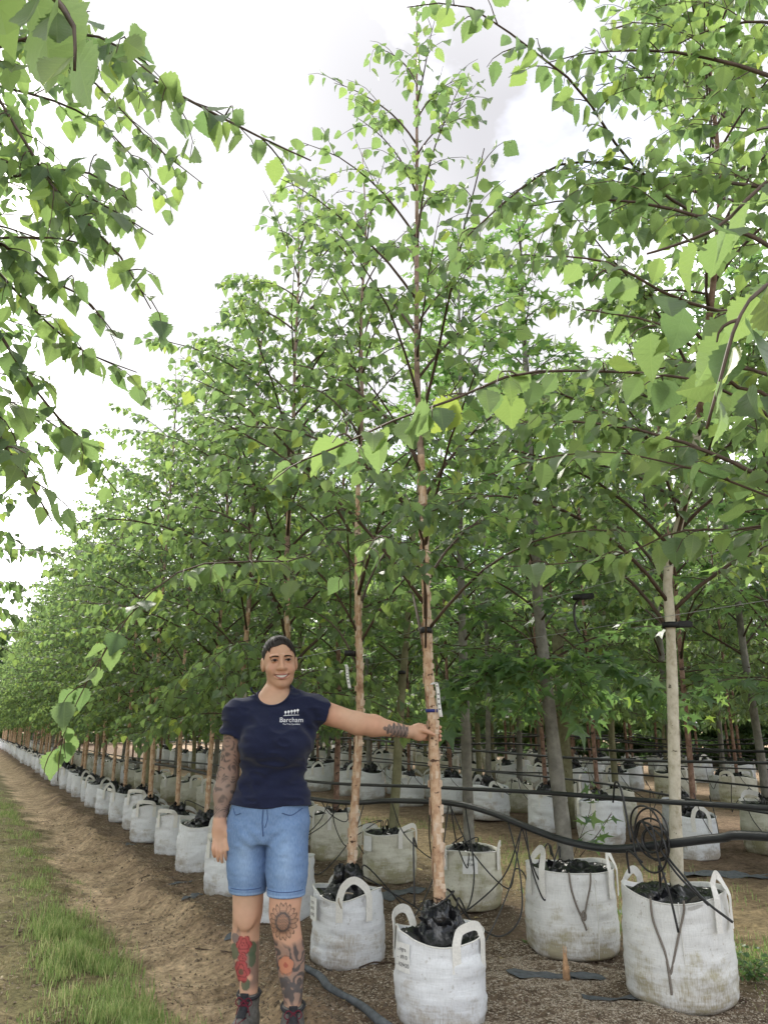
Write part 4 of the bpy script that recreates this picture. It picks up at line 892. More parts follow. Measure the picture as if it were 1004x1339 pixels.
def tag_strip(loc, pts, label, printed=True):
    root = empty('plant_tag', loc, 0, label, 'tag')
    P = smooth_path(pts, 22); wd = np.tile(RGT, (22, 1)); mb = MB(); mb.add(*strip(P, wd, .018, .0012)); o = link('strip', mb.mesh('strip', M_TAG), root)
    if printed:
        mb = MB()
        for k in range(4, 20, 2):
            if k in (10,): continue
            c = P[k] - FWD*np.array([1, 1, 0])*.0016; a = RGT*.005; u_ = (P[k+1]-P[k])*.45
            mb.add(np.array([c-a-u_*.5, c+a-u_*.5, c+a+u_*.5, c-a+u_*.5]), np.array([[0, 1, 2, 3]]))
        link('print', mb.mesh('print', M_INK, False), o)
    return root
fw = -np.array([FWD[0], FWD[1], 0])/math.cos(PITCH)
def around(base, lst): return [tuple(np.array([0, 0, z]) + RGT*x + fw*d) for x, d, z in lst]
tag_strip((2.018, 3.38, 1.40), around(0, [(.0, .03, .03), (.022, .028, .04), (.032, .024, .0), (.036, .022, -.06), (.046, .022, -.125)]), 'white printed tag looped round the held birch above the hand')
tag_strip((2.0, 4.31, 1.57), around(0, [(-.02, .03, .02), (-.012, .034, .0), (-.008, .036, -.05), (.006, .036, -.12)]), 'white tag hanging on the birch behind the outstretched arm')
tag_strip((2.0, 6.39, 1.50), around(0, [(.01, .03, .03), (.02, .034, .0), (.014, .036, -.06), (.01, .036, -.13)]), 'pale tag hanging just beside the woman\'s right shoulder', False)
mb = MB(); th = np.linspace(0, 6.2832, 24); bandc = np.array([2.0195, 3.3795, 1.305])
mb.add(*strip(np.stack([.0305*np.cos(th), .0305*np.sin(th), np.zeros(24)], 1), np.tile([0, 0, 1.], (24, 1)), .016, .002))
tag(link('trunk_band', mb.mesh('trunk_band', M_BLUE), None, tuple(bandc)), 'dark blue band round the held birch just above the hand', 'band')

# ------------------------------------------------------------------ the woman (distance fields turned into one skin each)
def surface_nets(Fd, origin, h):
    nx, ny, nz = Fd.shape; s = Fd < 0
    c = s[:-1, :-1, :-1].astype(np.int8)
    tot = np.zeros((nx-1, ny-1, nz-1), np.int8)
    for a in (0, 1):
        for b_ in (0, 1):
            for d in (0, 1): tot += s[a:nx-1+a, b_:ny-1+b_, d:nz-1+d]
    act = (tot > 0) & (tot < 8); idx = np.full(act.shape, -1, np.int32); ijk = np.argwhere(act); idx[act] = np.arange(len(ijk))
    acc = np.zeros((len(ijk), 3)); cnt = np.zeros(len(ijk))
    I, J, K = ijk.T
    cor = [(a, b_, d) for a in (0, 1) for b_ in (0, 1) for d in (0, 1)]
    for p in range(8):
        for q in range(p+1, 8):
            A, B = np.array(cor[p]), np.array(cor[q])
            if np.abs(A-B).sum() != 1: continue
            fa = Fd[I+A[0], J+A[1], K+A[2]]; fb = Fd[I+B[0], J+B[1], K+B[2]]
            m_ = (fa < 0) != (fb < 0); tt = np.where(m_, fa/(fa-fb+1e-20), 0)[:, None]
            acc += np.where(m_[:, None], A+(B-A)*tt, 0); cnt += m_
    V = (ijk + acc/cnt[:, None])*h + origin
    quads = []
    for ax in range(3):
        sl = [slice(1, -1)]*3; sl[ax] = slice(0, -1); s0 = s[tuple(sl)]
        s2 = list(sl); s2[ax] = slice(1, None); s1 = s[tuple(s2)]
        for inside_first in (True, False):
            m_ = (s0 & ~s1) if inside_first else (~s0 & s1)
            P = np.argwhere(m_); off = np.ones(3, int); off[ax] = 0; P = P+off
            u = np.zeros(3, int); v = np.zeros(3, int); u[(ax+1) % 3] = 1; v[(ax+2) % 3] = 1
            q = [idx[tuple((P-u-v).T)], idx[tuple((P-v).T)], idx[tuple(P.T)], idx[tuple((P-u).T)]]
            quads.append(np.stack(q if inside_first else q[::-1], 1))
    Q = np.concatenate(quads); Q = Q[(Q >= 0).all(1)]
    return V, Q
def smin(a, b_, k):
    hh = np.clip(.5+.5*(b_-a)/k, 0, 1); return b_*(1-hh)+a*hh - k*hh*(1-hh)
def smax(a, b_, k): return -smin(-a, -b_, k)
def rcone(P, a, b_, ra, rb):
    a = np.array(a); b_ = np.array(b_); pa = P-a; ba = b_-a
    hh = np.clip((pa @ ba)/(ba @ ba), 0, 1); return np.linalg.norm(pa-hh[..., None]*ba, axis=-1) - (ra+(rb-ra)*hh)
def ell(P, c, r_):
    q = (P-np.array(c)); r_ = np.array(r_); k0 = np.linalg.norm(q/r_, axis=-1); k1 = np.linalg.norm(q/(r_*r_), axis=-1)+1e-9; return k0*(k0-1)/k1
def loft(P, tab, cap=.02):
    """stack of ellipses: rows z, cx, cy, a, b"""
    T = np.array(sorted(tab)); z = P[..., 2]; zi = np.clip(z, T[0, 0], T[-1, 0])
    # smooth interpolation of the table
    zz = np.linspace(T[0, 0], T[-1, 0], 80); S_ = smooth_rows(T, zz)
    cx, cy_, a, b_ = [np.interp(zi, zz, S_[:, k]) for k in range(4)]
    x, y_ = P[..., 0]-cx, P[..., 1]-cy_
    k0 = np.sqrt((x/a)**2+(y_/b_)**2); k1 = np.sqrt((x/a**2)**2+(y_/b_**2)**2)+1e-9; d = np.where(k0 < 1e-3, -np.minimum(a, b_), k0*(k0-1)/k1)
    dz = np.maximum(T[0, 0]-z, z-T[-1, 0])
    return smax(d, dz, cap)
def smooth_rows(T, zz):
    out = []
    for k in range(1, 5):
        m_ = np.gradient(T[:, k], T[:, 0]); i = np.clip(np.searchsorted(T[:, 0], zz)-1, 0, len(T)-2)
        h_ = T[i+1, 0]-T[i, 0]; u = (zz-T[i, 0])/h_
        out.append((2*u**3-3*u**2+1)*T[i, k]+(u**3-2*u**2+u)*h_*m_[i]+(-2*u**3+3*u**2)*T[i+1, k]+(u**3-u**2)*h_*m_[i+1])
    return np.stack(out, 1)
TORSO = [(.76, -.056, .03, .165, .105), (.82, -.056, .03, .180, .118), (.88, -.052, .03, .178, .118), (.95, -.047, .02, .163, .107), (1.04, -.041, .012, .143, .096), (1.12, -.033, .008, .148, .102),
         (1.20, -.027, .005, .164, .112), (1.28, -.033, .012, .166, .104), (1.335, -.043, .02, .150, .086), (1.375, -.048, .025, .112, .066), (1.41, -.046, .028, .07, .058), (1.44, -.044, .028, .054, .056)]
LEG_R = [(.05, -.117, .075, .036, .042), (.12, -.118, .075, .036, .041), (.18, -.122, .078, .042, .047), (.27, -.138, .085, .056, .058), (.35, -.146, .088, .0625, .063), (.42, -.142, .075, .061, .061), (.455, -.138, .065, .065, .066), (.52, -.137, .058, .068, .07),
         (.60, -.140, .05, .080, .085), (.70, -.145, .045, .089, .096), (.80, -.146, .035, .092, .105), (.86, -.14, .03, .085, .10)]
LEG_L = [(.05, .084, -.005, .034, .041), (.10, .083, -.005, .034, .041), (.16, .080, .0, .042, .047), (.24, .070, .01, .056, .058), (.31, .064, .012, .0635, .063), (.40, .048, .0, .0625, .061), (.465, .036, -.01, .067, .068), (.53, .038, -.008, .071, .073),
         (.60, .040, .0, .083, .087), (.70, .038, .01, .090, .098), (.80, .032, .02, .092, .106), (.86, .03, .025, .085, .10)]
SHR, ELR, WRR = (-.213, .012, 1.318), (-.252, .045, 1.045), (-.272, .0, .855)
SHL, ELL, WRL = (.110, .015, 1.352), (.345, .075, 1.278), (.588, .172, 1.238)
TRK = np.array([.711, .212])
HYAW, HROLL, HPIT = R(13), R(-4), R(3)
HC = np.array([-.031, .028, 1.564]); HS_ = 1.035
Rm = np.array((Matrix.Rotation(HYAW, 3, 'Z') @ Matrix.Rotation(HROLL, 3, 'Y') @ Matrix.Rotation(HPIT, 3, 'X')))
def head_f(P):
    q = ((P-HC) @ Rm)/HS_
    d = ell(q, (0, .02, .022), (.0735, .094, .0905))
    d = smin(d, ell(q, (0, -.022, -.03), (.0645, .072, .088)), .03)
    d = smin(d, ell(q, (0, -.027, -.075), (.0535, .058, .046)), .025)
    d = smin(d, ell(q, (0, -.068, -.102), (.024, .021, .017)), .022)
    for s in (-1, 1):
        d = smin(d, ell(q, (s*.038, -.063, -.036), (.027, .026, .024)), .018)
        d = smin(d, rcone(q, (s*.012, -.089, .024), (s*.046, -.077, .022), .0095, .008), .012)
        d = smax(d, -ell(q, (s*.0305, -.1005, .004), (.0165, .014, .0115)), .010)
        e = ell(q, (s*.0305, -.081, .004), (.0150, .0125, .0125)); d = smin(d, e, .003)              # lids over the eyes
        d = smin(d, ell(q, (s*.076, .008, -.012), (.010, .020, .032)), .006)                           # ears
        d = smax(d, -ell(q, (s*.085, -.002, -.008), (.006, .010, .018)), .005)
        d = smin(d, ell(q, (s*.0145, -.095, -.033), (.0092, .0095, .0078)), .009)
    d = smin(d, rcone(q, (0, -.089, .012), (0, -.1045, -.030), .0075, .0118), .012)
    # smiling mouth
    m_ = np.inf
    for k in range(6):
        x0 = -.029+.058*k/6; x1 = -.029+.058*(k+1)/6; zf = lambda x: -.068+9.0*x*x; yf = lambda x: -.097+20*x*x
        d = smin(d, rcone(q, (x0, yf(x0)-.001, zf(x0)+.0075), (x1, yf(x1)-.001, zf(x1)+.0075), .0048, .0048), .005)
        d = smin(d, rcone(q, (x0, yf(x0)+.001, zf(x0)*1.0-.0085), (x1, yf(x1)+.001, zf(x1)-.0085), .0055, .0055), .005)
        m_ = np.minimum(m_, rcone(q, (x0, yf(x0)-.002, zf(x0)), (x1, yf(x1)-.002, zf(x1)), .0048, .0048))
    d = smax(d, -m_, .003)
    return d*HS_
def hand_r(P):
    d = ell(P, (-.266, -.006, .805), (.036, .019, .052))
    d = smin(d, rcone(P, WRR, (-.268, -.004, .83), .026, .027), .02)
    for k, (x, ln) in enumerate(((-.2415, .078), (-.2575, .088), (-.274, .083), (-.290, .066))):
        a = np.array([x+.003, -.012, .772]); b_ = a+np.array([(x+.266)*.10, -.008, -ln*.48]); c = b_+np.array([.002, .012, -ln*.36]); e = c+np.array([.001, .016, -ln*.2])
        f_ = np.minimum(np.minimum(rcone(P, a, b_, .0095, .0085), rcone(P, b_, c, .0085, .0078)), rcone(P, c, e, .0078, .0065)); d = smin(d, f_, .004)
    f_ = np.minimum(np.minimum(rcone(P, (-.240, -.008, .822), (-.222, -.016, .790), .015, .0112), rcone(P, (-.222, -.016, .790), (-.2165, -.022, .760), .0105, .0092)), rcone(P, (-.2165, -.022, .760), (-.2185, -.022, .738), .0092, .007))
    return smin(d, f_, .010)
def hand_l(P):
    d = ell(P, (.642, .194, 1.238), (.045, .024, .043))
    d = smin(d, rcone(P, WRL, (.632, .192, 1.238), .027, .027), .02)
    for k, zz in enumerate((1.266, 1.2455, 1.225, 1.206)):
        pts = [np.array([.664, .205, zz])]; ro = .0255+.0095
        for a in (150, 115, 75, 35, [5, -10, -5, 15][k]): pts.append(np.array([TRK[0]+ro*math.cos(R(a)), TRK[1]+ro*math.sin(R(a)), zz-.001*(180-a)/30]))
        for p, q in zip(pts[:-1], pts[1:]): d = smin(d, rcone(P, p, q, .0095, .0088), .003)
    f_ = np.minimum(np.minimum(rcone(P, (.632, .178, 1.254), (.662, .166, 1.246), .016, .0125), rcone(P, (.662, .166, 1.246), (.690, .1675, 1.236), .0115, .0105)), rcone(P, (.690, .1675, 1.236), (.712, .1715, 1.226), .0105, .008))
    return smin(d, f_, .009)
def body_blocks():
    """(function, bounding box, blend)"""
    B = []
    TIN = [(zz, cx, cy_, a-(.014 if zz < 1.31 else .003), b_-(.014 if zz < 1.31 else .003)) for zz, cx, cy_, a, b_ in TORSO]
    LRI = [(zz, cx, cy_, a-.010*(zz > .58), b_-.010*(zz > .58)) for zz, cx, cy_, a, b_ in LEG_R]; LLI = [(zz, cx, cy_, a-.010*(zz > .58), b_-.010*(zz > .58)) for zz, cx, cy_, a, b_ in LEG_L]
    B.append((lambda P: loft(P, TIN), ((-.26, -.13, .74), (.16, .17, 1.46)), .0))
    B.append((lambda P: rcone(P, (-.045, .035, 1.36), (-.036, .045, 1.50), .058, .049), ((-.12, -.05, 1.28), (.05, .12, 1.57)), .035))
    B.append((lambda P: np.minimum(rcone(P, (-.05, .025, 1.380), SHR, .044, .044), rcone(P, (-.04, .025, 1.390), SHL, .044, .046)), ((-.29, -.06, 1.24), (.19, .1, 1.47)), .05))
    for s, cx in ((-1, -.095), (1, .038)):
        B.append((lambda P, cx=cx: ell(P, (cx, -.070, 1.185), (.055, .045, .05)), ((cx-.1, -.17, 1.1), (cx+.1, .02, 1.28)), .045))
    B.append((lambda P: loft(P, LRI), ((-.26, -.09, .04), (-.02, .17, .9)), .02))
    B.append((lambda P: loft(P, LLI), ((-.09, -.14, .04), (.15, .15, .9)), .02))
    for kx, ky, kz in ((-.137, .003, .45), (.037, -.078, .465)):
        B.append((lambda P, kx=kx, ky=ky, kz=kz: ell(P, (kx, ky+.012, kz), (.040, .018, .045)), ((kx-.07, ky-.04, kz-.08), (kx+.07, ky+.06, kz+.08)), .02))
    def armR(P): return smin(smin(rcone(P, SHR, ELR, .053, .046), rcone(P, ELR, (-.262, .03, .97), .045, .0455), .03), rcone(P, (-.262, .03, .97), WRR, .045, .026), .03)
    def armL(P): return smin(smin(rcone(P, SHL, ELL, .056, .049), rcone(P, ELL, (.42, .105, 1.268), .048, .0465), .03), rcone(P, (.42, .105, 1.268), WRL, .0465, .0285), .03)
    B.append((armR, ((-.34, -.08, .82), (-.13, .14, 1.41)), .025)); B.append((armL, ((.02, -.08, 1.17), (.63, .24, 1.45)), .03))
    B.append((hand_r, ((-.33, -.07, .66), (-.19, .06, .9)), .012)); B.append((hand_l, ((.56, .13, 1.17), (.77, .28, 1.29)), .012))
    B.append((head_f, ((-.16, -.13, 1.40), (.10, .17, 1.72)), .014))
    return B
def field(lo, hi, h, blocks, pad=.05):
    lo = np.array(lo); n = np.ceil((np.array(hi)-lo)/h).astype(int)+1; Fd = np.full(tuple(n), .2, np.float32)
    for fn, (bl, bh), k in blocks:
        a = np.clip(np.floor((np.array(bl)-pad-lo)/h).astype(int), 0, n); b_ = np.clip(np.ceil((np.array(bh)+pad-lo)/h).astype(int), 0, n)
        if (b_-a <= 0).any(): continue
        g = np.stack(np.meshgrid(*[lo[i]+h*np.arange(a[i], b_[i]) for i in range(3)], indexing='ij'), -1)
        d = fn(g); sl = tuple(slice(a[i], b_[i]) for i in range(3)); cur = Fd[sl]
        Fd[sl] = np.minimum(cur, d) if k == 0 else smin(cur, d, k)
    return Fd, lo
WOMAN = empty('person', tuple((np.array([-.47*CY_+3.72*SY_, .47*SY_+3.72*CY_, 0]))), -YAW,
              'woman in navy t-shirt and denim shorts, smiling, one hand on a birch trunk', 'person')
WOMAN.location.z = gz(WOMAN.location.x, WOMAN.location.y) * .4
BB = body_blocks()
Fd, lo = field((-.34, -.18, .04), (.79, .30, 1.47), .0042, BB); V1, Q1 = surface_nets(Fd, lo, .0042)
Fd, lo = field((-.16, -.14, 1.40), (.10, .18, 1.72), .0021, BB); V2, Q2 = surface_nets(Fd, lo, .0021)
zq = V1[Q1][:, :, 2].mean(1); Q1 = Q1[zq < 1.452]; zq = V2[Q2][:, :, 2].mean(1); Q2 = Q2[zq > 1.447]
VB = np.vstack([V1, V2]); QB = np.vstack([Q1, Q2+len(V1)])
usedv = np.zeros(len(VB), bool); usedv[QB.ravel()] = True; remap = np.cumsum(usedv)-1; VB = VB[usedv]; QB = remap[QB]
# --- skin colour and tattoos (flat ink on the skin)
x, y, z = VB.T
col = np.tile(np.array([.57, .34, .235]), (len(VB), 1)); col *= (1+.07*fbm(VB, 14, 3, 2)+.04*fbm(VB, 60, 2, 8))[:, None]; col *= 1+np.array([.03, -.05, -.06])*np.clip(fbm(VB, 9, 2, 17), -1, 1)[:, None]
def blend(mask, c, a=1.0):
    global col
    k = np.clip(mask*a, 0, 1)[:, None]; col = col*(1-k)+np.array(c)*k
sst = lambda a, b_, v: np.clip((v-a)/(b_-a), 0, 1)
INK = (.055, .055, .06)
wv = np.stack([x, y, z], 1)
arm_r = (x < -.185) & (z < 1.26) & (z > .80)
swirl = np.sin(70*(z+.03*fbm(wv, 20, 2, 4))+18*fbm(wv, 16, 2, 7)) ; swirl2 = np.sin(160*np.hypot(x+.26+.02*vnoise(wv, 25, 9), (z % .09)-.045))
pat = sst(.05, .5, .55*swirl+.55*swirl2+.35*fbm(wv, 30, 2, 5)); dens = sst(-.5, .6, fbm(wv, 11, 2, 13))
blend(arm_r*sst(.865, .875, z), (.13, .12, .12), .62); blend(arm_r*pat*(.6+.4*dens)*sst(.865, .88, z), (.035, .035, .04), .92)
# wrist piece on the other forearm
tA = ((wv-np.array(ELL)) @ (np.array(WRL)-np.array(ELL)))/np.sum((np.array(WRL)-np.array(ELL))**2)
dz_ = z-(ELL[2]+(WRL[2]-ELL[2])*tA)
lw = .040*np.clip((tA-.42)/.3, 0, 1)**.7
front = y < (ELL[1]+(WRL[1]-ELL[1])*tA)+.02
mk = (x > .36) & (tA > .42) & (tA < .955) & (np.abs(dz_+.004) < lw*(.8+.25*np.sin(tA*60))) & front & (z > 1.15)
blend(mk*1.0, (.10, .10, .105), .72); blend(mk*sst(0, .4, np.sin(110*dz_)*np.sin(90*tA)+.4*np.sin(230*tA)), INK, .85)
# legs
fr = lambda cy_: (y < cy_)
def flower(cx, cz, rad, np_, fill, line, asp=1.0, inner=.4):
    th = np.arctan2((z-cz)/asp, x-cx); rr = np.hypot(x-cx, (z-cz)/asp)/rad
    pet = .78+.22*np.abs(np.cos(np_*th/2)); m_ = rr < pet
    return m_, rr, th, pet
rl = (x < -.055) & (z < .47) & (y < .085)
bgm = rl*(sst(.16, .19, z)*sst(.405, .385, z+.02*np.sin(x*160)))*sst(-.1, .25, fbm(wv, 16, 2, 21)+.25)
blend(bgm*(np.abs(x+.142) > .012), (.12, .10, .09), .7)
for lx, lz, sx, sz in ((-.185, .315, .022, .034), (-.108, .325, .018, .03), (-.128, .19, .02, .026), (-.105, .285, .014, .03), (-.182, .37, .02, .02)):
    m_ = rl & (((x-lx)/sx)**2+((z-lz)/sz)**2 < 1); blend(m_*1.0, (.07, .11, .065) if lz < .36 else (.15, .13, .13), .85)
for cx, cz, rad in ((-.142, .345, .036), (-.146, .292, .022), (-.150, .238, .042)):
    m_, rr, th, pet = flower(cx, cz, rad, 6, None, None, 1.1); m_ = m_ & rl
    blend(m_*1.0, (.40, .065, .07), .9); blend((m_ & (np.sin(rr*15+2*np.sin(3*th)) > .55))*1.0, (.16, .03, .035), .8); blend((m_ & (rr < .28) & (cz < .25))*1.0, (.11, .09, .06), .8)
ll = (x > -.04) & (z < .56) & (y < .03)
# sunflower over the knee
cx, cz, asp = .038, .458, 1.25
th = np.arctan2((z-cz)/asp, x-cx); rr = np.hypot(x-cx, (z-cz)/asp)/.062
pet = .82+.18*np.abs(np.cos(9*th)); m_ = (rr < pet) & ll
blend((m_ & (rr > .46) & ((np.abs(np.cos(9*th)) < .33) | (rr > pet-.09)))*1.0, (.05, .042, .04), .9)
blend((m_ & (rr > .46))*1.0, (.30, .17, .11), .45)
blend((m_ & (rr > .46) & (rr < .62))*1.0, INK, .35)
blend((ll & (rr < .46))*1.0, (.22, .12, .08), .7); blend((ll & (rr < .46) & (np.sin(x*900)*np.sin(z*900) > .1))*1.0, INK, .5); blend((ll & (np.abs(rr-.46) < .06))*1.0, INK, .75)
# dark leaves, orange bloom and the coiled band below
bgm = ll*sst(.12, .15, z)*sst(.375, .35, z-.35*(np.abs(x-.06)-.02))
sw = np.sin(60*z+35*x+8*fbm(wv, 18, 2, 31)); blend(bgm, (.15, .12, .11), .6); blend(bgm*sst(-.15, .35, sw+.4*np.sin(150*x+90*z)), INK, .85)
for q in range(2):
    blend(((np.abs(z-.195-.018*np.sin((x-.06)*70+q*2)-.02*q) < .009) & ll & (x > .03))*1.0, (.10, .09, .09), .85)
for dx, dz2 in ((0, .02), (.018, .004), (.011, -.02), (-.011, -.02), (-.018, .004)):
    m_ = ll & (((x-.052-dx)/.017)**2+((z-.285-dz2)/.019)**2 < 1); blend(m_*1.0, (.52, .22, .13), .92)
blend((ll & (np.abs(np.hypot(x-.052, z-.285)-.036) < .003))*1.0, INK, .5)
blend((ll & (np.hypot(x-.052, z-.285) < .010))*1.0, (.35, .08, .06), .8)
# knees and face
hq = ((VB-HC) @ Rm)/HS_; hx, hy, hz = hq.T
face = (z > 1.42) & (hy < -.02)
lips = face & (np.abs(hx) < .031) & (np.abs(hz-(-.069+9*hx**2)) < .0125*(1-(np.abs(hx)/.0315)**2)+.001) & (hy < -.07)
blend(lips*1.0, (.34, .12, .11), .8)
blend(face*np.exp(-(((np.abs(hx)-.0355)/.004)**2+((hz+.056+.35*(np.abs(hx)-.0355))/.014)**2)), (.33, .17, .12), .35)
blend(face*np.exp(-(((np.abs(hx)-.04)/.02)**2+((hz+.03)/.02)**2)), (.52, .235, .175), .35)
# a little warmth where skin is thin, darker lids
lid = face*np.exp(-(((np.abs(hx)-.0305)/.017)**2+((hz-.005)/.009)**2)); blend(lid, (.30, .16, .12), .45)
m, t, b = mat('skin'); at = nd(t, 'ShaderNodeAttribute', attribute_name='skin_colour'); t.links.new(at.outputs['Color'], b.inputs['Base Color'])
b.inputs['Roughness'].default_value = .58; b.inputs['Specular IOR Level'].default_value = .35; b.inputs['Subsurface Weight'].default_value = .08; b.inputs['Subsurface Radius'].default_value = (.012, .005, .003); b.inputs['Subsurface Scale'].default_value = .6
bump(t, b, noise(t, coords(t), 160, 3), .06, .002); M_SKIN = m
link('body', np_mesh('body', VB, QB, M_SKIN, True, {'skin_colour': col}), WOMAN)

# --- clothes
def folds(P, amp=1.0):
    x, y_, z_ = P[..., 0], P[..., 1], P[..., 2]
    lowf = vnoise(P*np.array([1, 1, 2.2]), 7, 41)*.007 + (np.abs(vnoise(P*np.array([1.3, 1, 2.4])+P[..., 2:3]*.6, 12, 43))-.3)*.013
    drag = .006*np.sin(60*(z_-.5*x)+3*vnoise(P, 8, 45))*np.exp(-((z_-1.02)/.07)**2)
    dr2 = .007*np.sin(70*(z_+1.1*x)+2*vnoise(P, 9, 47))*np.exp(-((x-.13)/.05)**2-((z_-1.28)/.07)**2)
    return (lowf+drag+dr2)*amp
SHT = [(zz, cx, cy_, a+.005+(.008 if zz < 1.0 else 0), b_+.008+(.009 if zz < 1.0 else 0)) for zz, cx, cy_, a, b_ in TORSO if zz > .8] 
def torso_s(P):
    d = loft(P, SHT)
    d = smin(d, np.minimum(rcone(P, (-.05, .02, 1.385), SHR, .052, .058), rcone(P, (-.04, .02, 1.395), SHL, .052, .060)), .05)
    for cx in (-.095, .038): d = smin(d, ell(P, (cx, -.078, 1.185), (.074, .063, .068)), .06)
    def sleeve(a, e, t0, ra, rb):
        a = np.array(a); e = np.array(e); u_ = (e-a)/np.linalg.norm(e-a); q = a+(e-a)*t0
        return smax(rcone(P, a, e, ra, rb), (P-q) @ u_, .004)
    d = smin(d, sleeve(SHR, ELR, .30, .065, .064), .03); d = smin(d, sleeve(SHL, ELL, .33, .067, .063), .03)
    d = d - .004 + folds(P)
    d = smax(d, .918+.006*np.sin(P[..., 0]*22) - P[..., 2], .004)
    d = smax(d, -ell(P, (-.050, -.085, 1.447), (.090, .175, .088)), .003)
    d = smax(d, -rcone(P, (-.046, .03, 1.37), (-.036, .03, 1.55), .064, .062), .004)
    return d
Fd, lo = field((-.34, -.19, .88), (.27, .20, 1.48), .0045, [(torso_s, ((-.34, -.19, .88), (.27, .2, 1.48)), 0)], 0.0); Vs, Qs = surface_nets(Fd, lo, .0045)
m, t, b = mat('navy_jersey'); n_ = noise(t, coords(t), 420, 2); c_ = ramp(t, n_, [(.3, (.008, .011, .032)), (.7, (.017, .022, .058))]); t.links.new(c_, b.inputs['Base Color']); b.inputs['Roughness'].default_value = .9; b.inputs['Specular IOR Level'].default_value = .2
b.inputs['Sheen Weight'].default_value = .12; b.inputs['Sheen Roughness'].default_value = .5; bump(t, b, n_, .25, .001); M_SHIRT = m
shirt = link('t_shirt', np_mesh('t_shirt', Vs, Qs, M_SHIRT), WOMAN)
def shorts_f(P):
    H_ = [(zz, cx, cy_, a+.004, b_+.008) for zz, cx, cy_, a, b_ in TORSO if zz < 1.0]
    d = loft(P, H_, .02)
    lr = [(zz, cx, cy_, a+.004+.003*(zz < .62), b_+.008) for zz, cx, cy_, a, b_ in LEG_R if zz > .45]; ll_ = [(zz, cx, cy_, a+.004+.004*(zz < .62), b_+.008) for zz, cx, cy_, a, b_ in LEG_L if zz > .45]
    d = smin(d, np.minimum(loft(P, lr), loft(P, ll_)), .02)
    x, z_ = P[..., 0], P[..., 2]
    wr = .0045*vnoise(P*np.array([1, 1, 1.7]), 9, 61) + .003*np.sin(95*(z_-.9*np.abs(x+.056)))*np.exp(-((z_-.79)/.06)**2)*np.exp(-((np.abs(x+.056)-.05)/.06)**2) + .002*vnoise(P*np.array([1, 1, 2.5]), 28, 63)
    hem = .0025*(np.abs(z_-.565) < .014)
    d = d+wr-hem
    return smax(smax(d, .548-z_+.0*x, .003), z_-.955, .003)
Fd, lo = field((-.27, -.14, .53), (.17, .2, .97), .0045, [(shorts_f, ((-.3, -.2, .5), (.2, .2, 1.0)), 0)], 0.0); Vh, Qh = surface_nets(Fd, lo, .0045)
m, t, b = mat('washed_denim'); v_ = coords(t); n_ = noise(t, v_, 6, 5); f_ = noise(t, coords(t, (260, 260, 60)), 1.0, 3)
fa = nd(t, 'ShaderNodeAttribute', attribute_name='fade'); c_ = ramp(t, math_(t, 'ADD', fa.outputs['Fac'], math_(t, 'MULTIPLY', math_(t, 'SUBTRACT', n_, .5), .7)), [(.1, (.10, .17, .32)), (.5, (.165, .27, .47)), (.95, (.30, .43, .64))]); c_ = mixc(t, .22, c_, ramp(t, f_, [(.35, (.09, .16, .33)), (.65, (.36, .47, .66))]))
t.links.new(c_, b.inputs['Base Color']); b.inputs['Roughness'].default_value = .9; b.inputs['Specular IOR Level'].default_value = .2; bump(t, b, f_, .35, .002); M_DENIM = m
fx_ = np.maximum(np.exp(-((Vh[:, 0]+.14)/.045)**2), np.exp(-((Vh[:, 0]-.045)/.05)**2))*np.clip((Vh[:, 1]*-1+.06)/.1, 0, 1)*np.exp(-((Vh[:, 2]-.69)/.12)**2)
fx_ = np.maximum(fx_, .8*(np.abs(Vh[:, 2]-.556) < .005))
shorts = link('denim_shorts', np_mesh('denim_shorts', Vh, Qh, M_DENIM, True, {'fade': .3+.55*fx_}), WOMAN)
M_STITCH = plain('denim_seam', (.06, .10, .22), .9, .2); 
bvh_s = BVHTree.FromPolygons([tuple(v) for v in Vs], [tuple(q) for q in Qs]); bvh_h = BVHTree.FromPolygons([tuple(v) for v in Vh], [tuple(q) for q in Qh])
def on_cloth(bv, x, z_, lift=.0015):
    h_ = bv.ray_cast(Vector((x, -.6, z_)), Vector((0, 1, 0)))
    return np.array([x, (h_[0].y if h_[0] else -.1)-lift, z_])
def seam(parent, bv, pts, rad, m_, name='seam'):
    q = smooth_path([(a, 0, c) for a, c in pts], 30); q = np.array([on_cloth(bv, p[0], p[2]) for p in q]); mb = MB(); mb.add(*tube(q, rad, 4)); link(name, mb.mesh(name, m_), parent)
seam(shorts, bvh_h, [(-.062, .91), (-.064, .86), (-.058, .80)], .0022, M_STITCH); seam(shorts, bvh_h, [(-.045, .91), (-.042, .87), (-.052, .835)], .0016, M_STITCH)
seam(shorts, bvh_h, [(-.205, .91), (-.19, .885), (-.165, .893)], .0018, M_STITCH); seam(shorts, bvh_h, [(.02, .895), (.06, .885), (.105, .91)], .0018, M_STITCH)
seam(shorts, bvh_h, [(-.205, .578), (-.14, .576), (-.072, .578)], .0016, M_STITCH); seam(shorts, bvh_h, [(-.04, .578), (.04, .576), (.118, .578)], .0016, M_STITCH)
M_LOGO = plain('white_print', (.75, .76, .8), .7, .3)
def on_shirt(me, ox, oz):
    for v in me.vertices:
        p = on_cloth(bvh_s, ox+v.co.x, oz+v.co.y, .0022); v.co = p
    return me
link('logo_lettering', on_shirt(text_mesh('Barcham', .030, M_LOGO, 'logo_lettering'), .048, 1.292), shirt)
link('logo_lettering', on_shirt(text_mesh('The Tree Specialists', .0095, M_LOGO, 'logo_lettering'), .050, 1.274), shirt)
bm = bmesh.new()
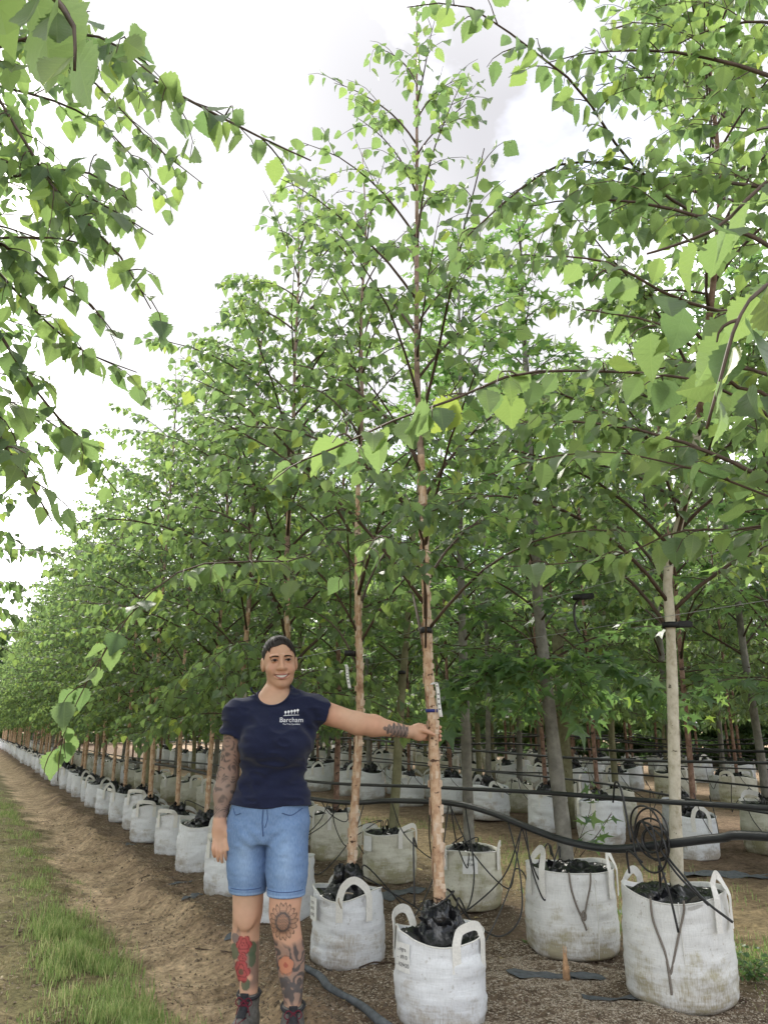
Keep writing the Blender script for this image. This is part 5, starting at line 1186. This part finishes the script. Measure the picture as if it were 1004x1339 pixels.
for k in range(5):
    cx = .020+.0135*k; cz = 1.327+.0022*k; n_ = 10
    vs = [bm.verts.new((cx+.0055*math.cos(a*2*math.pi/n_), 0, cz+.006*math.sin(a*2*math.pi/n_))) for a in range(n_)]; bm.faces.new(vs)
    bm.faces.new([bm.verts.new(p) for p in ((cx-.0012, 0, cz-.014), (cx+.0012, 0, cz-.014), (cx+.0012, 0, cz-.0055), (cx-.0012, 0, cz-.0055))])
for k in range(8):
    x0 = .012+.0085*k; bm.faces.new([bm.verts.new((q, 0, 1.311+.0035*math.sin((q-.012)*26)+d_)) for q, d_ in ((x0, -.0012), (x0+.0085, -.0012), (x0+.0085, .0012), (x0, .0012))])
me = bpy.data.meshes.new('logo_trees'); bm.to_mesh(me); bm.free(); me.materials.append(M_LOGO)
for v in me.vertices: v.co = on_cloth(bvh_s, v.co.x, v.co.z, .0022)
link('logo_trees', me, shirt)
# collar band
ring = []
for a in np.linspace(math.pi*1.02, math.pi*1.98, 30):
    p = on_cloth(bvh_s, -.050+.089*math.cos(a), 1.4475+.088*math.sin(a)-.005, .001); ring.append(p)
mb = MB(); mb.add(*tube(np.array(ring), .0042, 5)); link('collar', mb.mesh('collar', M_SHIRT), shirt)

# --- boots
M_BOOT = plain('grey_boot_leather', (.13, .125, .115), .75, .3, 70, .35, .4); M_SOLE = plain('boot_sole', (.03, .028, .026), .8, .3, 60, .3); M_LACE = plain('maroon_lace', (.13, .02, .035), .8, .2); M_CUFF = plain('boot_cuff', (.03, .03, .035), .8, .3, 80, .3)
def boot(ax, ay, yaw_, ztop):
    cs, sn = math.cos(yaw_), math.sin(yaw_)
    def loc_(P):
        q = P-np.array([ax, ay, 0]); return np.stack([q[..., 0]*cs+q[..., 1]*sn, -q[..., 0]*sn+q[..., 1]*cs, q[..., 2]], -1)
    def up(P):
        q = loc_(P); d = loft(q, [(.0, 0, .0, .040, .055), (.05, 0, 0, .042, .056), (.10, 0, -.004, .044, .052), (ztop, 0, 0, .047, .054)], .006)
        d = smin(d, smax(rcone(q, (0, .0, .045), (.0, -.135, .034), .046, .040), -q[..., 2], .004), .03)
        d = d+.0025*vnoise(P, 26, 71)
        return smax(smax(d, .022-q[..., 2], .004), -ell(q, (0, 0, ztop+.012), (.038, .045, .022)), .004)
    def so(P):
        q = loc_(P); dd = np.stack([q[..., 0]/1.0, q[..., 1], np.zeros_like(q[..., 2])], -1)
        d = rcone(dd, (0, .02, 0), (0, -.14, 0), .044, .048); return smax(smax(d, q[..., 2]-.028, .005), -q[..., 2]+.0, .003)
    R_ = []
    for fn, m_, nm in ((up, M_BOOT, 'upper'), (so, M_SOLE, 'sole')):
        Fd, lo = field((ax-.13, ay-.24, -.01), (ax+.13, ay+.12, .2), .0045, [(fn, ((ax-.13, ay-.24, -.01), (ax+.13, ay+.12, .2)), 0)], 0); V_, Q_ = surface_nets(Fd, lo, .0045); R_.append((nm, V_, Q_, m_))
    u = R_[0]; o = link('boot', np_mesh('boot', u[1], u[2], u[3]), WOMAN); link('sole', np_mesh('sole', R_[1][1], R_[1][2], R_[1][3]), o)
    bv = BVHTree.FromPolygons([tuple(v) for v in u[1]], [tuple(q) for q in u[2]])
    fwd = Vector((sn, -cs, 0)); rt = Vector((cs, sn, 0))
    def srf(s, z_, lift=.004):
        o_ = Vector((ax, ay, z_)) + rt*s + fwd*.4; h_ = bv.ray_cast(o_, -fwd); p = h_[0] if h_[0] else Vector((ax, ay, z_))+fwd*.05
        return np.array(p + fwd*lift)
    mb = MB(); zs = np.linspace(.062, ztop-.008, 6)
    for k in range(5):
        for s in (-1, 1): mb.add(*tube(smooth_path([srf(s*.019, zs[k]), srf(0, (zs[k]+zs[k+1])/2, .007), srf(-s*.019, zs[k+1])], 8), .0028, 5))
    for s in (-1, 1):
        c = srf(0, ztop-.015, .008); mb.add(*tube(smooth_path([c, c+np.array(rt)*s*.022+np.array([0, 0, .012]), c+np.array(rt)*s*.036+np.array([0, -.01, -.004]), c+np.array(rt)*s*.02+np.array([0, -.012, -.016]), c], 16), .0024, 5))
        mb.add(*tube(smooth_path([c, c+np.array(rt)*s*.02+np.array([0, -.012, -.02]), c+np.array(rt)*s*.03+np.array([0, -.012, -.05])], 10), .0024, 5))
    link('laces', mb.mesh('laces', M_LACE), o)
    P = [srf(s, z_, .002) for s, z_ in ((0, .08), (0, .11), (0, ztop-.01))]; P.append(P[-1]+np.array([0, -.004, .022])); P = smooth_path(P, 14); mb = MB(); mb.add(*strip(P, np.tile(np.array(rt), (14, 1)), .036, .004)); link('tongue', mb.mesh('tongue', M_CUFF), o)
    th = np.linspace(0, 6.2832, 30); ringp = np.stack([ax+.0475*np.cos(th), ay+.0545*np.sin(th), ztop-.004+.008*np.sin(th)], 1); mb = MB(); mb.add(*tube(ringp, .0075, 6, False)); link('cuff', mb.mesh('cuff', M_CUFF), o)
boot(-.117, .072, R(-10), .148); boot(.084, -.008, R(8), .125)

# --- hair, eyes, brows, teeth
M_HAIR = None
m, t, b = mat('dark_hair'); n_ = noise(t, coords(t, (180, 30, 90)), 1.0, 4, .6); c_ = ramp(t, n_, [(.3, (.010, .008, .008)), (.7, (.040, .030, .028))]); t.links.new(c_, b.inputs['Base Color']); b.inputs['Roughness'].default_value = .55; b.inputs['Specular IOR Level'].default_value = .25; bump(t, b, n_, .5, .003); M_HAIR = m
def hair_f(P):
    q = ((P-HC) @ Rm)/HS_
    d = ell(q, (0, .022, .025), (.0790, .0985, .0955)); d = smin(d, ell(q, (0, .07, -.02), (.06, .05, .055)), .03)
    d = smin(d, ell(q, (.0, .118, .055), (.034, .032, .032)), .012)
    d = d + .0012*np.sin(q[..., 0]*420+6*q[..., 2]*20) + .002*vnoise(q, 40, 81)
    hl = .073 - 5.0*q[..., 0]**2 - 60*np.abs(q[..., 0])**3 + .004*np.sin(q[..., 0]*90)          # hair line
    cut = np.where(q[..., 1] < .0, 1, 0)
    # keep what lies above a sloping line from the forehead to behind the ears
    lim = np.where(q[..., 1] < -.03, hl, hl + (q[..., 1]+.03)*(-1.25))
    lim = np.maximum(lim, -.06)
    return smax(d, lim-q[..., 2], .004)
Fd, lo = field((-.16, -.11, 1.44), (.11, .21, 1.72), .003, [(hair_f, ((-.16, -.12, 1.44), (.11, .21, 1.72)), 0)], 0); Vq, Qq = surface_nets(Fd, lo, .003)
link('hair', np_mesh('hair', Vq, Qq, M_HAIR), WOMAN)
rr_ = np.random.default_rng(5); mbh = MB()
for k in range(150):                                                   # combed-back strands running from the hair line to the knot
    a = rr_.uniform(-1.25, 1.25); P_ = []
    for q in np.linspace(0, 1, 9):
        th_ = a*(1-.55*q); ph_ = R(52)+(R(172)-R(52))*q - .35*abs(a)*(1-q)
        d_ = np.array([math.sin(th_)*(.55+.45*math.sin(ph_)), -math.cos(ph_)*1.0, math.sin(ph_)*math.cos(th_*.9)]); d_ /= np.linalg.norm(d_)
        P_.append(np.array([0, .022, .025])+d_*np.array([.0790, .0985, .0955])*(1.004+.010*rr_.uniform(0, 1)))
    P_ = np.array(P_); 
    if P_[0][2] < .03: continue
    mbh.add(*tube((P_*HS_) @ Rm.T + HC, np.linspace(.0012, .0018, 9), 4))
tag(link('hair_strands', mbh.mesh('hair_strands', M_HAIR), WOMAN), kind='stuff')
def hp(p): return Rm @ (np.array(p)*HS_) + HC
bvh_b = BVHTree.FromPolygons([tuple(v) for v in V2], [tuple(q) for q in (Q2)])
Hf = Vector(Rm @ np.array([0, -1, 0]))
def on_face(a, c, lift=.001):
    o_ = Vector(hp((a, -.25, c))); h_ = bvh_b.ray_cast(o_, -Hf); p = h_[0] if h_[0] else Vector(hp((a, -.09, c))); return np.array(p + Hf*lift)
M_EYE = plain('eye_white', (.40, .34, .31), .5, .3); M_IRIS = plain('brown_iris', (.014, .008, .006), .5, .2); M_BROW = plain('brow_hair', (.028, .018, .014), .8, .2); M_TEETH = plain('teeth', (.72, .69, .64), .3, .5); M_MOUTH = plain('mouth_dark', (.10, .025, .022), .6, .3); M_LASH = plain('lashes', (.012, .009, .008), .6, .3)
def fan(c, pts): 
    V_ = np.vstack([c, pts]); n_ = len(pts); return V_, np.stack([np.zeros(n_, int), 1+np.arange(n_), 1+(np.arange(n_)+1) % n_], 1)
for s in (-1, 1):
    ex = s*.0305; th = np.linspace(0, 2*math.pi, 21)[:-1]
    pts = np.array([on_face(ex+.0145*math.cos(a), .0035+(.0050 if math.sin(a) > 0 else .0036)*math.sin(a), .0012) for a in th]); mb = MB(); mb.add(*fan(on_face(ex, .0035, .0022), pts)); eo = link('eye', mb.mesh('eye', M_EYE), WOMAN)
    pts = np.array([on_face(ex+.001+.0078*math.cos(a), .0040+.0052*math.sin(a), .0022) for a in th]); mb = MB(); mb.add(*fan(on_face(ex+.001, .0038, .0032), pts)); link('iris', mb.mesh('iris', M_IRIS), eo)
    mb = MB(); mb.add(*tube(np.array([on_face(ex+q*.0150, .0035+.0060*(1-q*q)-.0006, .0022) for q in np.linspace(-1, 1, 11)]), np.array([.0007, .001, .0013, .0014, .0014, .0014, .0014, .0014, .0013, .001, .0007])*1.6, 5)); link('eyelash', mb.mesh('eyelash', M_LASH), WOMAN)
    mb = MB(); mb.add(*tube(np.array([on_face(s*(.013+.037*q), .0195+.0055*math.sin(math.pi*min(1, q*.8+.05))-.004*q, .0006) for q in np.linspace(0, 1, 12)]), .0036*np.array([.7, .95, 1, 1, 1, .95, .9, .8, .7, .6, .45, .25]), 5)); link('eyebrow', mb.mesh('eyebrow', M_BROW), WOMAN)
def mouth_pt(x, k, lift): return hp((x, -.097+20*x*x-lift, -.068+9.0*x*x+k))
top = [mouth_pt(x, .0045*(1-(x/.0265)**2)+.0002, .0005) for x in np.linspace(-.026, .026, 15)]; bot = [mouth_pt(x, -.0042*(1-(x/.0265)**2)-.0002, .0005) for x in np.linspace(-.026, .026, 15)]
V_ = np.array(top+bot); F_ = np.array([[k, k+1, 16+k, 15+k] for k in range(14)]); link('teeth', np_mesh('teeth', V_, F_, M_TEETH), WOMAN)

# ------------------------------------------------------------------ ground cover
r = np.random.default_rng(77)
def blades(pts, hmin, hmax, wid, name, m_, label, bend=.5):
    n = len(pts); a = r.uniform(0, 6.28, n); hgt = r.uniform(hmin, hmax, n)*pts[:, 3]; b0 = np.stack([np.cos(a), np.sin(a), np.zeros(n)], 1)
    d = r.uniform(0, 6.28, n); dd = np.stack([np.cos(d), np.sin(d), np.zeros(n)], 1)*(hgt*r.uniform(.1, 1, n)*bend)[:, None]; up = np.array([0, 0, 1.0])
    P = pts[:, :3]; w_ = (wid*r.uniform(.6, 1.3, n))[:, None]
    V = np.stack([P-b0*w_, P+b0*w_, P+up*(hgt*.55)[:, None]+dd*.35+b0*w_*.75, P+up*(hgt*.55)[:, None]+dd*.35-b0*w_*.75, P+up*(hgt*.92)[:, None]+dd], 1).reshape(-1, 3)
    o = (np.arange(n)*5)[:, None]; F4 = np.array([[0, 1, 2, 3]])+o; F3 = np.array([[3, 2, 4]])+o
    return tag(link(name, np_mesh(name, V, [F4, F3], m_, False, {'tint': np.repeat(r.uniform(0, 1, n), 5)})), label, 'grass', None, 'stuff')
def grass_mat(name, stops):
    m, t, b = mat(name); at = nd(t, 'ShaderNodeAttribute', attribute_name='tint'); c = ramp(t, at.outputs['Fac'], stops); t.links.new(c, b.inputs['Base Color']); b.inputs['Roughness'].default_value = .6
    tl = nd(t, 'ShaderNodeBsdfTranslucent'); t.links.new(c, tl.inputs['Color']); ms = nd(t, 'ShaderNodeMixShader', Fac=.3); t.links.new(b.outputs[0], ms.inputs[1]); t.links.new(tl.outputs[0], ms.inputs[2]); t.links.new(ms.outputs[0], t.nodes['Material Output'].inputs['Surface']); return m
M_GRASS = grass_mat('grass', [(0, (.14, .23, .06)), (.5, (.25, .35, .11)), (.8, (.37, .44, .17)), (1, (.55, .49, .27))])
M_DRY = grass_mat('dry_grass', [(0, (.15, .15, .06)), (.4, (.27, .22, .12)), (1, (.42, .34, .2))])
def scatter(n, fx, fy, dens):
    x = fx(n); y_ = fy(n); P = np.stack([x, y_, np.zeros(n)], 1); d = dens(x, y_, P); k = r.uniform(0, 1, n) < d
    x, y_, d = x[k], y_[k], d[k]; return np.stack([x, y_, ground_height(x, y_)-.004, .5+.5*np.clip(d, 0, 1)], 1)
def strip_d(x, y_, P):
    c = .68+.05*np.sin(y_*.9); wdt = .22+.07*np.sin(y_*1.7+1); e = np.clip(1.3-np.abs(x-c)/wdt, 0, 1)
    gap = np.clip((fbm(P, 1.3, 2, 91)+.35)*1.6, 0, 1); cl = np.clip(.45+fbm(P, 5, 2, 92)*1.1, 0, 1)
    return e*cl*(.25+.75*gap)
yy_near = lambda n: 3.0 + 16*r.uniform(0, 1, n)**1.9
g1 = scatter(90000, lambda n: r.uniform(.1, 1.15, n), yy_near, strip_d)
lush = scatter(9000, lambda n: r.normal(.72, .11, n), lambda n: r.normal(5.2, .55, n), lambda x, y_, P: np.clip(.6+fbm(P, 6, 2, 95), 0, 1)); lush[:, 3] *= 1.35
lush2 = scatter(7000, lambda n: r.normal(.80, .12, n), lambda n: r.normal(3.75, .35, n), lambda x, y_, P: np.clip(.6+fbm(P, 6, 2, 96), 0, 1)); lush2[:, 3] *= 1.2
blades(np.vstack([g1, lush, lush2]), .035, .085, .0022, 'grass', M_GRASS, 'strip of green grass running beside the dirt track')
g2 = scatter(42000, lambda n: r.uniform(-.9, 1.0, n), yy_near, lambda x, y_, P: np.clip(.25+fbm(P, 2.2, 3, 97), 0, 1)*np.clip(1.1-np.abs(x-.1)/.9, .1, 1))
blades(g2, .012, .045, .0020, 'dry_grass', M_DRY, 'dry straw coloured grass thatch beside the green strip', 1.6)
gb = np.vstack([scatter(16000, lambda n: r.normal(4.7, .45, n), lambda n: r.uniform(2.5, 16, n), lambda x, y_, P: np.clip(.05+fbm(P, 1.1, 2, 98)*1.2, 0, 1)),
                scatter(9000, lambda n: r.normal(3.95, .22, n), lambda n: r.normal(3.3, .7, n), lambda x, y_, P: np.clip(.35+fbm(P, 2.4, 2, 99), 0, 1)),
                scatter(6000, lambda n: r.normal(9.2, .5, n), lambda n: r.uniform(5, 20, n), lambda x, y_, P: np.clip(.0+fbm(P, .9, 2, 98)*1.2, 0, 1))])
blades(gb, .03, .09, .0026, 'grass', M_GRASS, 'patchy grass in the gap behind the second row of bags')
# bark chips and grit between the bags
n = 70000; x = np.concatenate([r.uniform(1.55, 4.1, n//2), r.normal(2.75, .28, n//4), r.normal(2.1, .5, n//4)]); y_ = np.concatenate([2.6+7*r.uniform(0, 1, n//2)**1.6, r.normal(3.4, .55, n//4), r.normal(3.6, .8, n//4)])
x = np.concatenate([x, r.normal(2.65, .33, 26000)]); y_ = np.concatenate([y_, r.normal(3.25, .45, 26000)])
k = ((fbm(np.stack([x, y_, 0*x], 1), 1.6, 2, 120) > -.35) | (np.arange(len(x)) > len(x)-26000)) & (x > 1.5); x, y_ = x[k], y_[k]; n = len(x); zg = ground_height(x, y_)
a = r.uniform(0, 6.28, n); s_ = r.uniform(.003, .0085, n); q = np.array([[1, 0, 0], [-.5, .7, .1], [-.6, -.6, 0], [0, .05, .55]])
V = q[None]*s_[:, None, None]*np.stack([r.uniform(.7, 1.8, n), r.uniform(.5, 1.1, n), r.uniform(.5, 1.1, n)], 1)[:, None]
V = np.stack([V[..., 0]*np.cos(a)[:, None]-V[..., 1]*np.sin(a)[:, None], V[..., 0]*np.sin(a)[:, None]+V[..., 1]*np.cos(a)[:, None], V[..., 2]], -1)+np.stack([x, y_, zg], 1)[:, None]
F = (np.array([[0, 1, 3], [1, 2, 3], [2, 0, 3]])[None]+(np.arange(n)*4)[:, None, None]).reshape(-1, 3)
M_CHIP = grass_mat('bark_chips', [(0, (.12, .085, .06)), (.35, (.32, .25, .175)), (.8, (.50, .43, .33)), (1, (.64, .58, .48))])
tag(link('gravel', np_mesh('gravel', V.reshape(-1, 3), F, M_CHIP, False, {'tint': np.repeat(r.uniform(0, 1, n), 4)})), 'pale bark chips and grit spread between the planter bags', 'gravel', None, 'stuff')
n2_ = 14000; xs = np.concatenate([r.uniform(.85, 1.95, n2_//2), r.uniform(-.4, 1.9, n2_//2)]); ys = 3+11*r.uniform(0, 1, n2_)**1.7
lit = np.stack([xs, ys, ground_height(xs, ys)+.002, np.full(n2_, 1.0)], 1); kk = fbm(lit[:, :3]*np.array([1, 1, 0]), 2.3, 2, 130) > -.15
M_LITTER = grass_mat('litter', [(0, (.07, .05, .035)), (.5, (.22, .16, .10)), (.85, (.45, .36, .23)), (1, (.6, .5, .35))])
blades(lit[kk], .004, .012, .0045, 'leaf_litter', M_LITTER, 'crumbled dry leaf and straw litter on the track', 4.0)
# clods on the track
n = 9000; x = np.concatenate([r.uniform(-.2, 1.9, 5000), r.normal(1.62, .16, 4000)]); y_ = 3+12*r.uniform(0, 1, n)**1.6; zg = ground_height(x, y_); s_ = r.exponential(.0055, n)+.002; s_ = np.minimum(s_*.8, .016)
oc = np.array([[1, 0, 0], [-1, 0, 0], [0, 1, 0], [0, -1, 0], [0, 0, .8], [.6, .6, .3]]); V = oc[None]*s_[:, None, None]*r.uniform(.6, 1.3, (n, 6, 1))+np.stack([x, y_, zg+s_*.1], 1)[:, None]
of = np.array([[0, 5, 4], [5, 2, 4], [2, 1, 4], [1, 3, 4], [3, 0, 4]]); F = (of[None]+(np.arange(n)*6)[:, None, None]).reshape(-1, 3)
M_CLOD = grass_mat('clods', [(0, (.13, .095, .065)), (.6, (.25, .185, .125)), (1, (.36, .28, .2))])
tag(link('clods', np_mesh('clods', V.reshape(-1, 3), F, M_CLOD, False, {'tint': np.repeat(r.uniform(0, 1, n), 6)})), 'crumbs of dry earth on the worn track', 'earth', None, 'stuff')
# scraps of ground fabric
def scrap(cx, cy_, ln, wd, ang, seed, label):
    rr = np.random.default_rng(seed); nx_, ny_ = 14, 6; V = []
    for i in range(nx_):
        for j in range(ny_):
            u, v = i/(nx_-1)-.5, j/(ny_-1)-.5
            edge = 1-.35*abs(u*2)**3 + .18*vnoise(np.array([[u*4+seed, v, 0.]]), 1.6, seed)[0]
            lx, ly = u*ln, v*wd*edge + .10*wd*math.sin(u*5+seed); X_, Y_ = cx+lx*math.cos(ang)-ly*math.sin(ang), cy_+lx*math.sin(ang)+ly*math.cos(ang)
            V.append([X_, Y_, gz(X_, Y_)+.006+.010*max(0, vnoise(np.array([[X_, Y_, 0.]]), 9, seed)[0])])
    F = [[i*ny_+j, (i+1)*ny_+j, (i+1)*ny_+j+1, i*ny_+j+1] for i in range(nx_-1) for j in range(ny_-1)]
    V = np.array(V); V2_ = V-np.array([0, 0, .003]); n0 = len(V)
    return tag(link('fabric_scrap', np_mesh('fabric_scrap', V, np.array(F), M_FABRIC)), label, 'fabric scrap', 'scraps of ground fabric')
for k, (cx, cy_, ln, wd, an, lb) in enumerate((
    (2.72, 3.52, .34, .13, -.45, 'slate grey fabric scrap on the chips before the cord bag'), (2.86, 3.12, .34, .12, -.5, 'torn grey fabric scrap between the two big stained bags'),
    (2.93, 3.42, .2, .09, -.3, 'small grey fabric scrap under the cord bag'), (2.55, 4.35, .45, .2, .9, 'grey fabric showing through the soil behind the held birch bag'),
    (1.62, 6.2, .5, .07, 1.1, 'narrow strip of grey fabric curling beside the track'), (1.66, 6.75, .2, .08, .4, 'grey fabric flap in front of a front row bag'),
    (1.62, 5.0, .22, .10, .6, 'pale grey fabric flap near the woman\'s legs'), (1.66, 9.0, .4, .1, 1.4, 'grey fabric under the wide front row bag'), (4.4, 4.4, .6, .14, -.5, 'grey fabric strip beyond the stained bag'), (6.0, 5.0, .9, .3, -.6, 'dark fabric around the bags of the first bed beyond the gap'), (3.05, 5.6, .5, .2, .4, 'dark fabric between the yellowed bags'))):
    scrap(cx, cy_, ln, wd, an, 400+k, lb)
tube_thing('fabric_edge', [(1.66, 4.35, .03), (1.70, 4.0, .035), (1.66, 3.75, .045), (1.70, 3.5, .035), (1.68, 3.2, .04), (1.72, 2.9, .03)], np.interp(np.linspace(0, 1, 60), [0, .3, .5, .8, 1], [.012, .02, .015, .022, .012]), M_FABRIC, 'rolled dark fabric edge lying along the row between woman and held birch', 'fabric scrap', None, 60, 7)
# rotten stake stump, twigs, fallen leaves, weeds
mb = MB(); c = np.array([2.80, 3.42, gz(2.80, 3.42)])
for k in range(7):
    a = k*.9; mb.add(*tube(np.array([c+np.array([.012*math.cos(a), .012*math.sin(a), -.01]), c+np.array([.010*math.cos(a), .010*math.sin(a), .06]), c+np.array([.006*math.cos(a+.5), .006*math.sin(a+.5), .09+.03*(k % 3)])]), [.008, .007, .002], 5))
tag(link('broken_stake', mb.mesh('broken_stake', plain('raw_wood', (.42, .26, .15), .85, .2, 60, .35))), 'splintered orange wooden stump in front of the cord bag', 'stake')
M_FALL = plain('fallen_leaf', (.50, .40, .17), .7, .3, 40, .25)
sv, sf = leaf_star(); me_f = np_mesh('fallen_leaf', sv*np.array([1, 1, 2.0]), sf, M_FALL, False)
for k in range(46):
    x_, y__ = (r.uniform(1.6, 4.0), r.uniform(3.2, 7.5)) if k < 36 else (r.uniform(4.2, 6.0), r.uniform(4.5, 9))
    o = link('fallen_leaf', me_f, None, (x_, y__, gz(x_, y__)+.012)); s_ = r.uniform(.03, .06); o.scale = (s_,)*3; o.rotation_euler = (r.normal(0, .25), r.normal(0, .25), r.uniform(0, 6.28))
    tag(o, 'dry yellow leaf fallen on the soil between the bags', 'leaf', 'fallen leaves between the bags')
def twig_thing(x0, y0, ln, an, label):
    p = [(x0+ln*t_*math.cos(an)+.03*math.sin(t_*7+x0*9), y0+ln*t_*math.sin(an)+.03*math.cos(t_*5+y0), gz(x0+ln*t_*math.cos(an), y0+ln*t_*math.sin(an))+.006) for t_ in np.linspace(0, 1, 6)]
    tube_thing('twig', p, .004, M_TWIG, label, 'twig', 'twigs on the ground', 20, 5)
for k in range(9): twig_thing(r.uniform(1.1, 3.0), r.uniform(3.2, 7.5), r.uniform(.15, .5), r.uniform(-.6, .6) - .5, 'thin dark twig lying on the bare soil')
def weed(x_, y__, n_, s_, label, seed):
    rr = np.random.default_rng(seed); root = empty('weed', (x_, y__, gz(x_, y__)), 0, label, 'weed')
    LV = Leaves(); tw = []
    for k in range(n_):
        a = k*2.4+rr.normal(0, .3); ln = s_*rr.uniform(.6, 1.2); q = arc(rr, (0, 0, 0), a, rr.uniform(.4, 1.3), ln, .8, 6, .15); tw.append(tube(q, np.linspace(.002, .001, 6), 3, False)); leaves_along(LV, rr, q, .025, .035, start=.15, droop=.2)
    link('stem', join(tw).mesh('stem', M_TWIG_G), root); tag(link('foliage', bake('foliage', LV.arrays(), T_LO, M_GUM, rr), root), kind='stuff')
weed(3.62, 2.98, 26, .20, 'leafy green weed growing beside the stained bag', 1); weed(3.75, 3.25, 20, .16, 'low green weed behind the stained bag', 2); weed(3.13, 4.16, 7, .07, 'tiny weed seedling on the chips near the cord bag', 3)
weed(3.7, 2.6, 24, .2, 'bushy weed at the foot of the stained bag', 4)
